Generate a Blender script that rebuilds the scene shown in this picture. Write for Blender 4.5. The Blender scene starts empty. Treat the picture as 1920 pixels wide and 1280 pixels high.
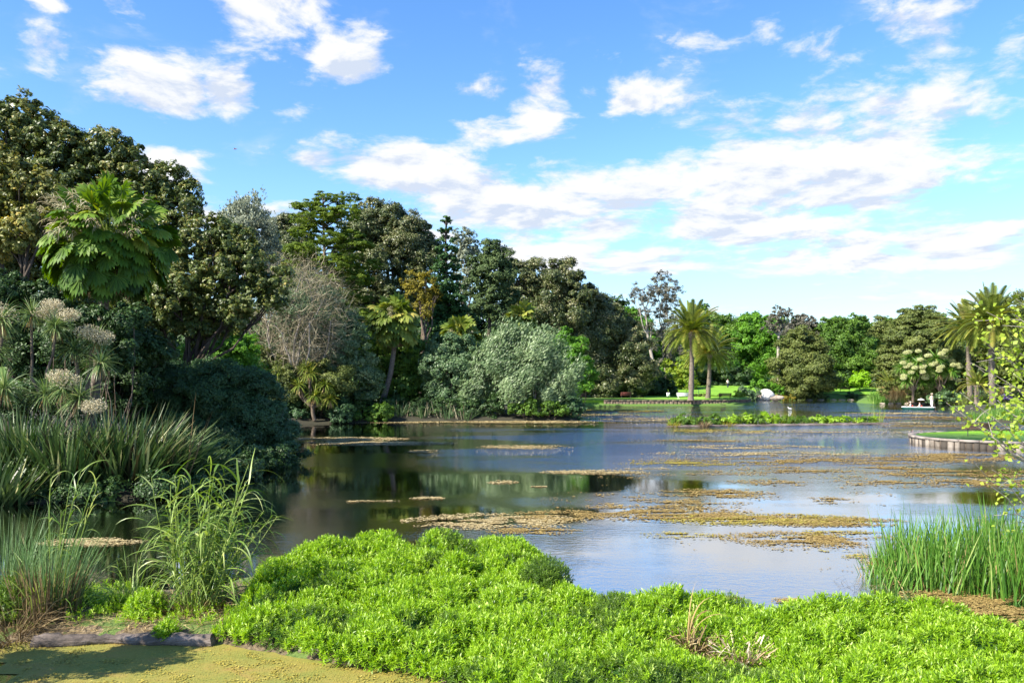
import bpy, math, random
import numpy as np
rng = np.random.default_rng(11)
random.seed(5)
R = math.radians
scene = bpy.context.scene

# ------------------------------------------------------------------ camera
CAMZ = 4.7
F = 1500.0           # focal length in photo pixels, horizon at photo row 700
cam_d = bpy.data.cameras.new("camera"); cam = bpy.data.objects.new("camera", cam_d)
scene.collection.objects.link(cam); scene.camera = cam
cam.location = (0, 0, CAMZ); cam.rotation_euler = (R(90), 0, 0)
cam_d.sensor_width = 36; cam_d.lens = F / 1920 * 36; cam_d.shift_y = 60 / 1920
cam_d.clip_start = 0.1; cam_d.clip_end = 20000

# ------------------------------------------------------------------ light
SUN_EL = 40.0
SUN_DIR = np.array([-0.84, -0.55, 0.0]); SUN_DIR /= np.linalg.norm(SUN_DIR)
sd_ = SUN_DIR * math.cos(R(SUN_EL)); sd_[2] = math.sin(R(SUN_EL))
sun_l = bpy.data.lights.new("sun", 'SUN'); sun_l.energy = 5.0; sun_l.angle = R(0.5); sun_l.color = (1.0, 0.93, 0.80)
sun = bpy.data.objects.new("sun", sun_l); scene.collection.objects.link(sun)
from mathutils import Vector
sun.rotation_euler = Vector(sd_).to_track_quat('Z', 'Y').to_euler()
sun.location = (-60, -30, 60)
scene.view_settings.view_transform = 'Standard'; scene.view_settings.look = 'None'
scene.view_settings.gamma = 1.0
scene.view_settings.exposure = 1.35
scene.cycles.max_bounces = 6; scene.cycles.diffuse_bounces = 3; scene.cycles.glossy_bounces = 3
scene.cycles.transmission_bounces = 3; scene.cycles.transparent_max_bounces = 6

# ------------------------------------------------------------------ node helper
class NT:
    def __init__(s, tree): s.t = tree; s.n = tree.nodes; s.l = tree.links
    def node(s, typ, **kw):
        n = s.n.new(typ)
        for k, v in kw.items():
            if k == 'inp':
                for a, b in v.items():
                    if hasattr(b, 'is_linked') or hasattr(b, 'links'): s.l.new(b, n.inputs[a])
                    else: n.inputs[a].default_value = b
            else: setattr(n, k, v)
        return n
    def m(s, op, a, b=None, c=None, clamp=False):
        n = s.n.new('ShaderNodeMath'); n.operation = op; n.use_clamp = clamp
        for i, x in enumerate((a, b, c)):
            if x is None: continue
            if isinstance(x, (int, float)): n.inputs[i].default_value = x
            else: s.l.new(x, n.inputs[i])
        return n.outputs[0]
    def ramp(s, fac, stops, interp='LINEAR'):
        n = s.n.new('ShaderNodeValToRGB'); s.l.new(fac, n.inputs[0]); cr = n.color_ramp; cr.interpolation = interp
        while len(cr.elements) < len(stops): cr.elements.new(0.5)
        for e, (p, c) in zip(cr.elements, stops):
            e.position = p; e.color = tuple(c) + (1,) if len(c) == 3 else c
        return n.outputs[0]
    def mix(s, fac, a, b, blend='MIX'):
        n = s.n.new('ShaderNodeMix'); n.data_type = 'RGBA'; n.blend_type = blend
        for i, x in ((0, fac), (6, a), (7, b)):
            if isinstance(x, (int, float)): n.inputs[i].default_value = x
            elif isinstance(x, tuple): n.inputs[i].default_value = x + (1,) if len(x) == 3 else x
            else: s.l.new(x, n.inputs[i])
        return n.outputs[2]
    def noise(s, vec, scale, detail=4, rough=0.55, dist=0.0):
        n = s.n.new('ShaderNodeTexNoise'); n.inputs['Scale'].default_value = scale
        n.inputs['Detail'].default_value = detail; n.inputs['Roughness'].default_value = rough
        n.inputs['Distortion'].default_value = dist
        if vec is not None: s.l.new(vec, n.inputs['Vector'])
        return n.outputs['Fac']

# ------------------------------------------------------------------ sky
world = bpy.data.worlds.new("World"); scene.world = world; world.use_nodes = True
w = NT(world.node_tree); w.n.clear()
out = w.node('ShaderNodeOutputWorld'); bg = w.node('ShaderNodeBackground'); bg.inputs[1].default_value = 0.11
sky = w.node('ShaderNodeTexSky', sky_type='NISHITA'); sky.sun_disc = False
sky.sun_elevation = R(SUN_EL); sky.sun_rotation = math.atan2(SUN_DIR[0], SUN_DIR[1])
sky.air_density = 1.0; sky.dust_density = 0.3; sky.ozone_density = 2.2; sky.altitude = 50
tc = w.node('ShaderNodeTexCoord')
sep = w.node('ShaderNodeSeparateXYZ', inp={0: tc.outputs['Generated']})
DX, DY, DZ = sep.outputs
az = w.m('ARCTAN2', DX, DY); el = w.m('ARCSINE', DZ)
# a vector for cloud noise: finer and flatter towards the horizon
mp = w.node('ShaderNodeCombineXYZ', inp={0: w.m('MULTIPLY', az, 1.0), 1: w.m('MULTIPLY', w.m('LOGARITHM', w.m('ADD', w.m('MAXIMUM', el, 0.0), 0.16), 2.718), 1.1), 2: w.m('MULTIPLY', DY, 0.35)})
n1 = w.noise(mp.outputs[0], 7.0, 8, 0.6, 0.25)
n2 = w.noise(mp.outputs[0], 22.0, 6, 0.6, 0.4)
mp2 = w.node('ShaderNodeVectorMath', operation='ADD', inp={0: mp.outputs[0], 1: (-0.012, 0.035, 0.0)})
n1b = w.noise(mp2.outputs[0], 7.0, 6, 0.6, 0.25)
# cloud groups: (photo px, photo py, rx, ry, strength)
CL = [(490, 10, 130, 60, .8), (640, 118, 75, 42, 1.05), (670, 70, 50, 40, .5), (300, 168, 95, 48, 1.0), (430, 172, 55, 38, .9), (240, 110, 60, 30, .62), (560, 110, 80, 60, .45),
      (80, 85, 45, 35, .6), (90, 5, 40, 20, .6), (240, 10, 70, 30, .6), (558, 205, 45, 22, .6), (588, 299, 55, 24, .95),
      (765, 320, 135, 46, 1.25), (900, 170, 75, 32, .95), (1010, 195, 70, 58, 1.0), (930, 245, 110, 38, .8), (1100, 178, 45, 22, .7), (1185, 190, 62, 36, .92),
      (1030, 320, 70, 35, .7), (960, 385, 190, 62, 1.25), (1180, 370, 75, 42, .9), (1120, 430, 110, 32, .95), (960, 445, 100, 26, .9), (500, 405, 90, 30, 1.1), (310, 300, 70, 35, .9), (400, 408, 60, 20, .9),
      (1260, 330, 90, 60, .78), (1430, 325, 135, 68, 1.3), (1620, 300, 150, 65, 1.15), (1560, 375, 190, 66, 1.08), (1350, 425, 160, 40, 1.12), (1500, 250, 120, 50, .95),
      (1740, 200, 130, 60, .9), (1760, 60, 110, 90, .72), (1400, 230, 90, 50, .6), (1550, 100, 110, 30, .55), (1440, 55, 50, 25, .5), (1320, 90, 90, 30, .3), (1140, 105, 50, 22, .4),
      (1860, 230, 50, 28, .6), (1860, 360, 45, 16, .5), (1790, 452, 140, 52, 1.12), (1610, 455, 100, 28, .9), (1250, 490, 210, 32, .9), (1430, 490, 140, 28, .92), (1620, 485, 110, 24, .9),
      (1010, 478, 150, 30, .95), (1180, 555, 120, 26, .72), (1400, 580, 260, 20, .55), (1700, 560, 260, 18, .45), (1890, 110, 60, 70, .5), (1900, 20, 60, 40, .5), (150, 460, 300, 60, .6),
      (-260, 300, 260, 80, .9), (2250, 350, 260, 90, .9), (2300, 80, 200, 80, .6), (-300, 60, 220, 60, .7)]
dens = None
for (cx, cy, rx, ry, st) in CL:
    a0 = math.atan((cx - 960) / F); e0 = math.atan((700 - cy) / F * math.cos(a0))
    ra = rx / F * math.cos(a0) ** 2 * 1.15; re = ry / F * math.cos(a0) * 1.2
    u = w.m('MULTIPLY', w.m('SUBTRACT', az, a0), 1 / ra); v = w.m('MULTIPLY', w.m('SUBTRACT', el, e0), 1 / re)
    g = w.m('MULTIPLY', w.m('EXPONENT', w.m('MULTIPLY', w.m('MULTIPLY_ADD', u, u, w.m('MULTIPLY', v, v)), -1.1)), st)
    dens = g if dens is None else w.m('MAXIMUM', dens, g)
nn = w.m('ADD', w.m('MULTIPLY', w.m('SUBTRACT', n1, 0.5), 2.8), w.m('MULTIPLY', w.m('SUBTRACT', n2, 0.5), 1.1))
raw = w.m('ADD', w.m('MULTIPLY', dens, 1.0), nn)
mr = w.node('ShaderNodeMapRange', interpolation_type='SMOOTHSTEP', inp={0: raw, 1: 0.27, 2: 0.84, 3: 0.0, 4: 0.98})
cover = w.m('MULTIPLY', mr.outputs[0], w.m('GREATER_THAN', DY, -0.2))
# backside sky: plain scattered cloud
wisp = w.node('ShaderNodeMapRange', interpolation_type='SMOOTHSTEP', inp={0: n1, 1: 0.50, 2: 0.80, 3: 0.0, 4: 0.35}).outputs[0]
cover = w.m('MAXIMUM', cover, wisp)
shade = w.m('SUBTRACT', n1b, n1)
sh = w.node('ShaderNodeMapRange', inp={0: shade, 1: -0.04, 2: 0.08, 3: 0.0, 4: 1.0}).outputs[0]
ccol = w.ramp(sh, [(0.0, (3.7, 3.7, 3.74)), (0.45, (3.35, 3.45, 3.6)), (1.0, (2.5, 2.8, 3.35))])
hs = w.node('ShaderNodeHueSaturation', inp={'Hue': 0.506, 'Saturation': 1.26, 'Value': 1.04, 'Color': sky.outputs[0]})
hazec = w.node('ShaderNodeMapRange', interpolation_type='SMOOTHSTEP', inp={0: el, 1: 0.0, 2: 0.24, 3: 0.6, 4: 0.0}).outputs[0]
base_sky = w.mix(hazec, hs.outputs[0], (1.12, 1.95, 3.05))
final = w.mix(cover, base_sky, ccol)
w.l.new(final, bg.inputs[0]); w.l.new(bg.outputs[0], out.inputs[0])

# ------------------------------------------------------------------ mesh helpers
def norm(a): return a / np.maximum(np.linalg.norm(a, axis=-1, keepdims=True), 1e-9)
def rdir(n): return norm(rng.normal(size=(n, 3)))
def at(px, py, d): return np.array([(px - 960) / F * d, d, CAMZ + (700 - py) / F * d])
def wd(py, e=0.0): return (CAMZ - e) * F / (py - 700)
def gp(px, py, e=0.0):
    d = wd(py, e); return np.array([(px - 960) / F * d, d, e])

class Geo:
    def __init__(s): s.V = []; s.Q = []; s.T = []; s.C = []; s.n = 0
    def add(s, V, Q=None, T=None, c=0.5):
        V = np.asarray(V, float).reshape(-1, 3)
        s.V.append(V)
        if Q is not None: s.Q.append(np.asarray(Q, int).reshape(-1, 4) + s.n)
        if T is not None: s.T.append(np.asarray(T, int).reshape(-1, 3) + s.n)
        c = np.full(len(V), c, float) if np.isscalar(c) else np.asarray(c, float)
        s.C.append(c); s.n += len(V); return s
    def xf(s, M=None, off=(0, 0, 0)):
        s.V = [(v @ M.T if M is not None else v) + np.asarray(off) for v in s.V]; return s

def mk(name, g, mat, parent=None, origin=(0, 0, 0), smooth=False, kind=None):
    V = np.concatenate(g.V) - np.asarray(origin)
    Q = np.concatenate(g.Q) if g.Q else np.zeros((0, 4), int); T = np.concatenate(g.T) if g.T else np.zeros((0, 3), int)
    me = bpy.data.meshes.new(name)
    me.vertices.add(len(V)); me.vertices.foreach_set('co', V.astype(np.float32).ravel())
    loops = np.concatenate([Q.ravel(), T.ravel()]).astype(np.int32)
    me.loops.add(len(loops)); me.loops.foreach_set('vertex_index', loops)
    me.polygons.add(len(Q) + len(T))
    ls = np.concatenate([np.arange(len(Q)) * 4, len(Q) * 4 + np.arange(len(T)) * 3]).astype(np.int32)
    me.polygons.foreach_set('loop_start', ls)
    try: me.polygons.foreach_set('loop_total', np.concatenate([np.full(len(Q), 4), np.full(len(T), 3)]).astype(np.int32))
    except Exception: pass
    if smooth: me.polygons.foreach_set('use_smooth', np.ones(len(Q) + len(T), bool))
    at_ = me.attributes.new('v', 'FLOAT', 'POINT'); at_.data.foreach_set('value', np.concatenate(g.C).astype(np.float32))
    me.update(calc_edges=True); me.validate(verbose=False)
    me.materials.append(mat)
    o = bpy.data.objects.new(name, me); scene.collection.objects.link(o)
    if parent is not None: o.parent = parent
    else: o.location = origin
    if kind: o['kind'] = kind
    return o

ORD = 'first second third fourth fifth sixth seventh eighth ninth tenth eleventh twelfth thirteenth fourteenth fifteenth'.split()
CNT = {}
def nth(key): CNT[key] = CNT.get(key, -1) + 1; return ORD[CNT[key]]
def tag(o, label=None, cat=None, group=None, kind=None):
    if label: o['label'] = label
    if cat: o['category'] = cat
    if group: o['group'] = group
    if kind: o['kind'] = kind
    return o
def thing(name, label, cat, loc, group=None, rz=0):
    o = bpy.data.objects.new(name, None); scene.collection.objects.link(o)
    o.location = tuple(float(x) for x in loc); o.rotation_euler = (0, 0, rz); o.empty_display_size = 0.3
    return tag(o, label, cat, group)
def part(t, name, g, mat, smooth=False, label=None, kind=None, parent=None):
    o = mk(name, g, mat, parent or t, origin=tuple(t.location), smooth=smooth, kind=kind)
    if label: o['label'] = label
    return o

def tube(g, P, rad, sides=7, c=0.5, rough=0.0):
    P = np.asarray(P, float); n = len(P); rad = np.broadcast_to(np.asarray(rad, float), (n,))
    tan = norm(np.gradient(P, axis=0)); ref = np.array([0.31, 0.95, 0.05])
    if abs(tan[0] @ ref) > .9: ref = np.array([1.0, 0.1, 0])
    s = norm(np.cross(tan, ref)); t = np.cross(tan, s)
    a = np.linspace(0, 2 * math.pi, sides, endpoint=False)
    rr = rad[:, None] * (1 + rough * rng.normal(size=(n, sides)))
    V = P[:, None] + rr[..., None] * (np.cos(a)[None, :, None] * s[:, None] + np.sin(a)[None, :, None] * t[:, None])
    i = np.arange(n - 1)[:, None] * sides; j = np.arange(sides)[None]; j2 = (j + 1) % sides
    Q = np.stack([i + j, i + j2, i + sides + j2, i + sides + j], -1).reshape(-1, 4)
    g.add(V, Q, c=c)
    for k, fl in ((0, True), (n - 1, False)):
        cen = P[k:k + 1]; ring = V[k]
        VV = np.concatenate([cen, ring]); T = [(0, 1 + (m + 1) % sides, 1 + m) if fl else (0, 1 + m, 1 + (m + 1) % sides) for m in range(sides)]
        g.add(VV, T=T, c=c)
    return g

def curve(a, b, n=7, bend=0.0, jit=0.0, sag=0.0):
    a = np.asarray(a, float); b = np.asarray(b, float); t = np.linspace(0, 1, n)[:, None]
    P = a + (b - a) * t; L = np.linalg.norm(b - a)
    P += rdir(1) * bend * L * np.sin(t * math.pi)
    P[:, 2:] += sag * L * np.sin(t * math.pi)
    if n > 2: P[1:-1] += rng.normal(size=(n - 2, 3)) * jit * L
    return P

def box(g, c, s, rz=0.0, col=0.5, rx=0.0, bev=0.0):
    x, y, z = np.asarray(s, float) / 2
    V = np.array([[i, j, k] for k in (-z, z) for j in (-y, y) for i in (-x, x)], float)
    if bev: V[4:, :2] *= (1 - bev)
    if rx: cr, sr = math.cos(rx), math.sin(rx); V = V @ np.array([[1, 0, 0], [0, cr, -sr], [0, sr, cr]]).T
    cz, sz = math.cos(rz), math.sin(rz); V = V @ np.array([[cz, -sz, 0], [sz, cz, 0], [0, 0, 1]]).T
    g.add(V + np.asarray(c), [(0, 2, 3, 1), (4, 5, 7, 6), (0, 1, 5, 4), (2, 6, 7, 3), (0, 4, 6, 2), (1, 3, 7, 5)], c=col)

def leaf(p): return (math.sin(math.pi * min(1, p * 0.9 + 0.1)) ** 0.7)
def blade(p): return max(0.03, (1 - p) ** 0.6) if p > 0.15 else 0.6 + 2.6 * p
def strap(p): return max(0.03, (1 - p ** 4))
def ribbons(g, B, D, L, W, grav=0.0, seg=4, S=None, prof=blade, c=None, wob=0.0):
    B = np.asarray(B, float); N = len(B)
    if N == 0: return g
    D = norm(np.broadcast_to(np.asarray(D, float), (N, 3)).copy()); L = np.broadcast_to(np.asarray(L, float), (N,)); W = np.broadcast_to(np.asarray(W, float), (N,))
    grav = np.broadcast_to(np.asarray(grav, float), (N,))
    if S is None:
        S = np.cross(D, np.array([0, 0, 1.0])) + rng.normal(size=(N, 3)) * 0.25
    S = norm(S); p = B.copy(); rows = []
    for i in range(seg + 1):
        wdt = (W * prof(i / seg) / 2)[:, None]
        rows.append(np.stack([p - S * wdt, p + S * wdt], 1))
        D = D.copy(); D[:, 2] -= grav / seg * (0.4 + 1.2 * i / seg)
        if wob: D += rng.normal(size=(N, 3)) * wob
        D = norm(D); p = p + D * (L / seg)[:, None]
    V = np.stack(rows, 1).reshape(-1, 3)                 # N,(seg+1),2,3
    b = (np.arange(N) * (seg + 1) * 2)[:, None]; k = (np.arange(seg) * 2)[None]
    Q = np.stack([b + k, b + k + 1, b + k + 3, b + k + 2], -1).reshape(-1, 4)
    if c is None: c = rng.random(N)
    g.add(V, Q, c=np.repeat(np.broadcast_to(c, (N,)), (seg + 1) * 2)); return g

def leaves(g, C, D, Nn, L, W, c):
    N = len(C); D = norm(D); S = norm(np.cross(D, Nn)); Nn = np.cross(S, D)
    L = np.broadcast_to(L, (N,))[:, None]; W = np.broadcast_to(W, (N,))[:, None]
    V = np.stack([C - D * L / 2, C + S * W / 2 - D * L * 0.04 + Nn * W * .16, C + D * L / 2, C - S * W / 2 - D * L * 0.04 + Nn * W * .16], 1).reshape(-1, 3)
    g.add(V, np.arange(4 * N).reshape(-1, 4), c=np.repeat(c, 4)); return g

def crown(g, blobs, L, W=None, lai=2.2, sub=0.3, flat=0.8, cull=0.65, dirb=None, dirw=0.0, up=0.25, spread=1.0, gaps=0.0, smin=0.35, smax=1.7, fill=0.5, spike=0.0):
    """blobs: (x,y,z,rx,ry,rz). Leaf clumps over every blob, leaves over every clump."""
    W = W or L * 0.5
    for b in blobs:
        c = np.array(b[:3]); r = np.array(b[3:6]); rm = float(np.mean(r))
        rs = min(max(sub * rm, smin), smax)
        ns = int(max(5, 4 * math.pi * (r[0] * r[1] + r[0] * r[2] + r[1] * r[2]) / 3 / (math.pi * rs * rs) * 1.05 * (1 - gaps)))
        d = rdir(ns); d = d[d[:, 2] > rng.uniform(-1.05, -0.2, len(d))]
        d = d[(d[:, 1] < 0.35) | (rng.random(len(d)) > cull)]
        ns = len(d)
        if ns == 0: continue
        sc = c + d * r * rng.uniform(0.62, 1.06, (ns, 1)) * 1.0
        srs = rs * rng.uniform(0.5, 1.35, ns); cv = rng.uniform(-0.22, 0.22, ns)
        nl = int(max(8, lai * 2.2 * math.pi * rs * rs / (0.55 * L * W)))
        nt = max(3, int(nl / 11)); k = np.repeat(np.arange(ns), nt)
        q = norm(rdir(ns * nt) + d[k] * 0.45 + np.array([0, 0, up]))
        tp = q * rng.uniform(.25, 1.3, (len(q), 1)) ** .8 * srs[k][:, None]; kk = np.repeat(np.arange(len(q)), 11); q0 = q[kk]; k = k[kk]
        off = rng.normal(size=(len(kk), 3)) * .17 * srs[k][:, None]
        pos = sc[k] + (tp[kk] + off) * np.array([spread, spread, flat]); q = norm(q0 + off / srs[k][:, None] * 2.2)
        if spike: pos += ((q * .6 + np.array([.35, 0, .8])) * rng.random((ns * nt, 1))[kk] ** 5) * spike * (.6 + .8 * rng.random((len(q), 1)))
        nrm = norm(q * 0.75 + d[k] * 0.35 + rng.normal(size=q.shape) * 0.42 + np.array([0, 0, 0.25]))
        D = np.cross(nrm, rdir(len(q)))
        if dirb is not None: D = norm(D) * (1 - dirw) + np.asarray(dirb) * dirw + q * 0.25 * dirw
        cc = np.clip(rng.normal(0.45, 0.2, len(q)) + cv[k], 0, 1)
        sz = rng.uniform(0.7, 1.25, len(q))
        leaves(g, pos, D, nrm, L * sz, W * sz, cc)
        if fill:
            nf = int(fill * 4 * math.pi * rm * rm / (L * L * 3)); q = rdir(nf)
            leaves(g, c + q * r * rng.uniform(0.35, 0.72, (nf, 1)), rdir(nf), norm(q + rng.normal(size=q.shape) * .4), L * 2.0, L * 1.6, np.clip(rng.normal(.3, .15, nf), 0, 1))
    return g

def vnoise(x, y, seed=0):
    xi = np.floor(x).astype(int); yi = np.floor(y).astype(int); fx = x - xi; fy = y - yi
    fx = fx * fx * (3 - 2 * fx); fy = fy * fy * (3 - 2 * fy)
    def h(a, b):
        n = (a * 374761393 + b * 668265263 + seed * 1442695) & 0xffffffff
        n = ((n ^ (n >> 13)) * 1274126177) & 0xffffffff
        return ((n ^ (n >> 16)) & 0xffff) / 65535.0
    return (h(xi, yi) * (1 - fx) + h(xi + 1, yi) * fx) * (1 - fy) + (h(xi, yi + 1) * (1 - fx) + h(xi + 1, yi + 1) * fx) * fy
def fbm(x, y, o=4, seed=0):
    s = 0; a = 0.5; t = 0
    for i in range(o): s = s + a * vnoise(x * 2 ** i, y * 2 ** i, seed + i * 7); t += a; a *= 0.5
    return s / t

def poly_sd(X, Y, poly):
    """signed distance, positive inside"""
    P = np.asarray(poly, float); x = X.ravel(); y = Y.ravel(); best = np.full(x.shape, 1e9); ins = np.zeros(x.shape, bool)
    for i in range(len(P)):
        a = P[i]; b = P[(i + 1) % len(P)]; e = b - a
        t = np.clip(((x - a[0]) * e[0] + (y - a[1]) * e[1]) / (e @ e + 1e-12), 0, 1)
        dd = np.hypot(x - a[0] - t * e[0], y - a[1] - t * e[1]); best = np.minimum(best, dd)
        cnd = (a[1] > y) != (b[1] > y)
        xin = (b[0] - a[0]) * (y - a[1]) / (b[1] - a[1] + 1e-12) + a[0]
        ins ^= cnd & (x < xin)
    return np.where(ins, best, -best).reshape(X.shape)

# ------------------------------------------------------------------ materials
def base_mat(name):
    m = bpy.data.materials.new(name); m.use_nodes = True; t = NT(m.node_tree)
    b = t.n['Principled BSDF']; return m, t, b
def foliage(name, cols, rough=0.5, spec=0.4, tr=0.28, trc=None, jitter=0.12):
    """cols: ramp of leaf colours picked per leaf"""
    m, t, b = base_mat(name)
    a = t.node('ShaderNodeAttribute', attribute_name='v')
    st = [(i / (len(cols) - 1), c) for i, c in enumerate(cols)]
    col = t.ramp(a.outputs['Fac'], st)
    t.l.new(col, b.inputs['Base Color']); b.inputs['Roughness'].default_value = rough; b.inputs['Specular IOR Level'].default_value = spec
    if tr > 0:
        tb = t.node('ShaderNodeBsdfTranslucent')
        hs_ = t.node('ShaderNodeHueSaturation', inp={'Hue': 0.49, 'Saturation': 1.15, 'Value': 1.5, 'Color': col})
        t.l.new(hs_.outputs[0], tb.inputs[0])
        mx = t.node('ShaderNodeMixShader', inp={0: tr}); t.l.new(b.outputs[0], mx.inputs[1]); t.l.new(tb.outputs[0], mx.inputs[2])
        t.l.new(mx.outputs[0], t.n['Material Output'].inputs[0])
    return m
def surf(name, cols, scale=3.0, rough=0.8, bump=0.3, stretch=(1, 1, 1), spec=0.3, detail=6, attr=False, bscale=None):
    m, t, b = base_mat(name)
    tcn = t.node('ShaderNodeTexCoord'); mpn = t.node('ShaderNodeMapping', inp={0: tcn.outputs['Object']}); mpn.inputs['Scale'].default_value = stretch
    n = t.noise(mpn.outputs[0], scale, detail, 0.6)
    fac = n
    if attr:
        a = t.node('ShaderNodeAttribute', attribute_name='v'); fac = t.m('ADD', t.m('MULTIPLY', n, 0.6), t.m('MULTIPLY', t.m('SUBTRACT', a.outputs['Fac'], 0.25), 0.8), clamp=True)
    lo, hi = 0.3, 0.7
    st = [(lo + (hi - lo) * i / (len(cols) - 1), c) for i, c in enumerate(cols)]
    t.l.new(t.ramp(fac, st), b.inputs['Base Color']); b.inputs['Roughness'].default_value = rough; b.inputs['Specular IOR Level'].default_value = spec
    if bump:
        n2_ = t.noise(mpn.outputs[0], bscale or scale * 4, 4, 0.6)
        bp = t.node('ShaderNodeBump', inp={'Strength': bump, 'Height': n2_, 'Distance': 0.05}); t.l.new(bp.outputs[0], b.inputs['Normal'])
    return m

M = {}
M['bark'] = surf('grey_brown_bark', [(.05, .035, .025), (.12, .09, .065), (.2, .16, .12)], 6, .9, .6, (1, 1, .25))
M['bark_dark'] = surf('dark_bark', [(.02, .015, .012), (.06, .045, .035), (.1, .08, .06)], 5, .9, .6, (1, 1, .3))
M['bark_pale'] = surf('pale_bark', [(.2, .17, .14), (.32, .28, .24), (.42, .38, .33)], 4, .85, .4, (1, 1, .4))
M['palm_bark'] = surf('palm_trunk', [(.06, .05, .04), (.14, .115, .09), (.23, .195, .155)], 3, .9, .9, (1, 1, 5))
M['twig'] = foliage('dry_twig', [(.14, .115, .07), (.28, .24, .155), (.40, .36, .25)], .9, .1, 0)
M['magnolia'] = foliage('magnolia_leaf', [(.035, .06, .014), (.08, .115, .025), (.14, .17, .04), (.33, .27, .08)], .42, .4, .2)  # palest stop paints crown highlights as well as rusty flecks
M['magnolia_lit'] = foliage('lit_yellowish_magnolia_leaf', [(.07, .09, .016), (.16, .18, .035), (.28, .27, .07), (.5, .38, .08)], .42, .4, .22)  # lit copy of the magnolia leaf; backlit sheen is in the yellow
M['fig'] = foliage('fig_leaf', [(.03, .052, .016), (.07, .095, .026), (.13, .145, .05), (.29, .26, .14)], .42, .4, .15)  # palest stop paints sun-glossy highlights along with rusty leaf undersides
M['fig_b'] = foliage('fig_leaf_dark', [(.02, .04, .016), (.05, .07, .024), (.10, .105, .04), (.2, .17, .09)], .4, .45, .1)
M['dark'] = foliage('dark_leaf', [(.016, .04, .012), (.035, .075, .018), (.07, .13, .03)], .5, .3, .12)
M['bluedark'] = foliage('shaded_blue_green_leaf', [(.018, .05, .018), (.04, .09, .03), (.08, .16, .05)], .5, .35, .15)  # dark tone carries the shade of the sheltered shrub mass
M['cypress'] = foliage('cypress_leaf', [(.055, .095, .012), (.125, .19, .02), (.21, .28, .035)], .6, .2, .3)
M['conifer'] = foliage('conifer_needle', [(.012, .045, .012), (.03, .085, .018), (.07, .14, .03)], .6, .25, .08)
M['pine'] = foliage('pine_needle', [(.03, .06, .02), (.06, .10, .03), (.12, .16, .05)], .6, .25, .08)
M['silver'] = foliage('silver_leaf', [(.05, .10, .035), (.13, .20, .08), (.32, .41, .21)], .45, .4, .22)
M['silverdark'] = foliage('silver_green_leaf', [(.035, .08, .03), (.09, .16, .06), (.2, .29, .14)], .45, .4, .2)
M['silvergrey'] = foliage('grey_leaf', [(.12, .14, .09), (.22, .25, .17), (.34, .37, .27)], .6, .3, .25)
M['green'] = foliage('mid_green_leaf', [(.04, .09, .012), (.09, .18, .022), (.18, .30, .04)], .5, .3, .3)
M['bright'] = foliage('bright_green_leaf', [(.05, .14, .012), (.11, .26, .02), (.19, .38, .04)], .5, .3, .35)
M['lime'] = foliage('lime_leaf', [(.14, .30, .012), (.25, .46, .02), (.36, .58, .03)], .5, .3, .35)
M['olive'] = foliage('olive_leaf', [(.05, .075, .014), (.10, .13, .026), (.18, .20, .05)], .55, .3, .15)
M['rust'] = foliage('rust_yellow_leaf', [(.12, .11, .02), (.24, .21, .03), (.38, .32, .05)], .6, .2, .3)
M['greybrown'] = foliage('sparse_brown_leaf', [(.07, .07, .05), (.14, .135, .10), (.22, .21, .17)], .7, .2, .2)
M['yellowgreen'] = foliage('yellow_green_leaf', [(.13, .20, .02), (.23, .32, .03), (.38, .44, .06)], .5, .3, .35)
M['ground_cover'] = foliage('fresh_green_leaf', [(.07, .16, .006), (.17, .32, .010), (.30, .47, .02), (.52, .66, .16)], .4, .4, .38)
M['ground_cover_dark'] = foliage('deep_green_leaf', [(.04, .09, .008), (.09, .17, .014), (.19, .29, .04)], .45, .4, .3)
M['fan'] = foliage('fan_palm_leaf', [(.018, .05, .006), (.055, .12, .010), (.13, .22, .02), (.34, .34, .06)], .55, .22, .25)
M['fan_olive'] = foliage('olive_fan_palm_leaf', [(.04, .08, .012), (.10, .15, .02), (.2, .24, .04), (.38, .33, .08)], .55, .22, .25)
M['dead_palm'] = foliage('dead_palm_leaf', [(.10, .065, .035), (.22, .15, .08), (.34, .25, .14)], .8, .2, .2)
M['date'] = foliage('date_palm_leaflet', [(.05, .085, .012), (.11, .155, .02), (.21, .24, .04), (.38, .32, .08)], .4, .45, .25)
M['orange'] = foliage('orange_fruit_stalk', [(.35, .15, .015), (.5, .24, .02), (.6, .34, .05)], .6, .3, .2)
M['cream'] = foliage('cream_flower', [(.32, .28, .17), (.46, .41, .27), (.6, .55, .4)], .8, .1, .25)
M['creamwhite'] = foliage('cream_white_flower', [(.32, .36, .14), (.5, .52, .26), (.66, .66, .42)], .8, .1, .25)
M['cordy'] = foliage('cordyline_leaf', [(.03, .07, .015), (.07, .13, .035), (.17, .24, .08), (.38, .41, .2)], .4, .5, .25)
M['flax'] = foliage('flax_blade', [(.03, .026, .01), (.025, .06, .016), (.06, .11, .03), (.12, .17, .055), (.34, .34, .16)], .42, .4, .18)
M['reed'] = foliage('green_reed', [(.03, .10, .012), (.07, .18, .02), (.14, .27, .04), (.34, .38, .13)], .45, .4, .3)
M['giant'] = foliage('giant_grass_blade', [(.05, .12, .015), (.12, .20, .03), (.24, .33, .07), (.46, .5, .2)], .42, .45, .3)
M['sedge'] = foliage('blue_sedge', [(.07, .15, .04), (.14, .24, .09), (.3, .40, .2)], .5, .35, .25)
M['tan'] = foliage('dry_reed', [(.22, .15, .06), (.42, .31, .14), (.58, .46, .25)], .8, .15, .25)
M['brown'] = foliage('brown_stalk', [(.07, .05, .025), (.17, .12, .06), (.32, .25, .13)], .8, .15, .1)
M['pale_dead'] = foliage('bleached_stump_fibre', [(.3, .17, .08), (.52, .40, .27), (.72, .64, .5)], .8, .15, .1)
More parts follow.
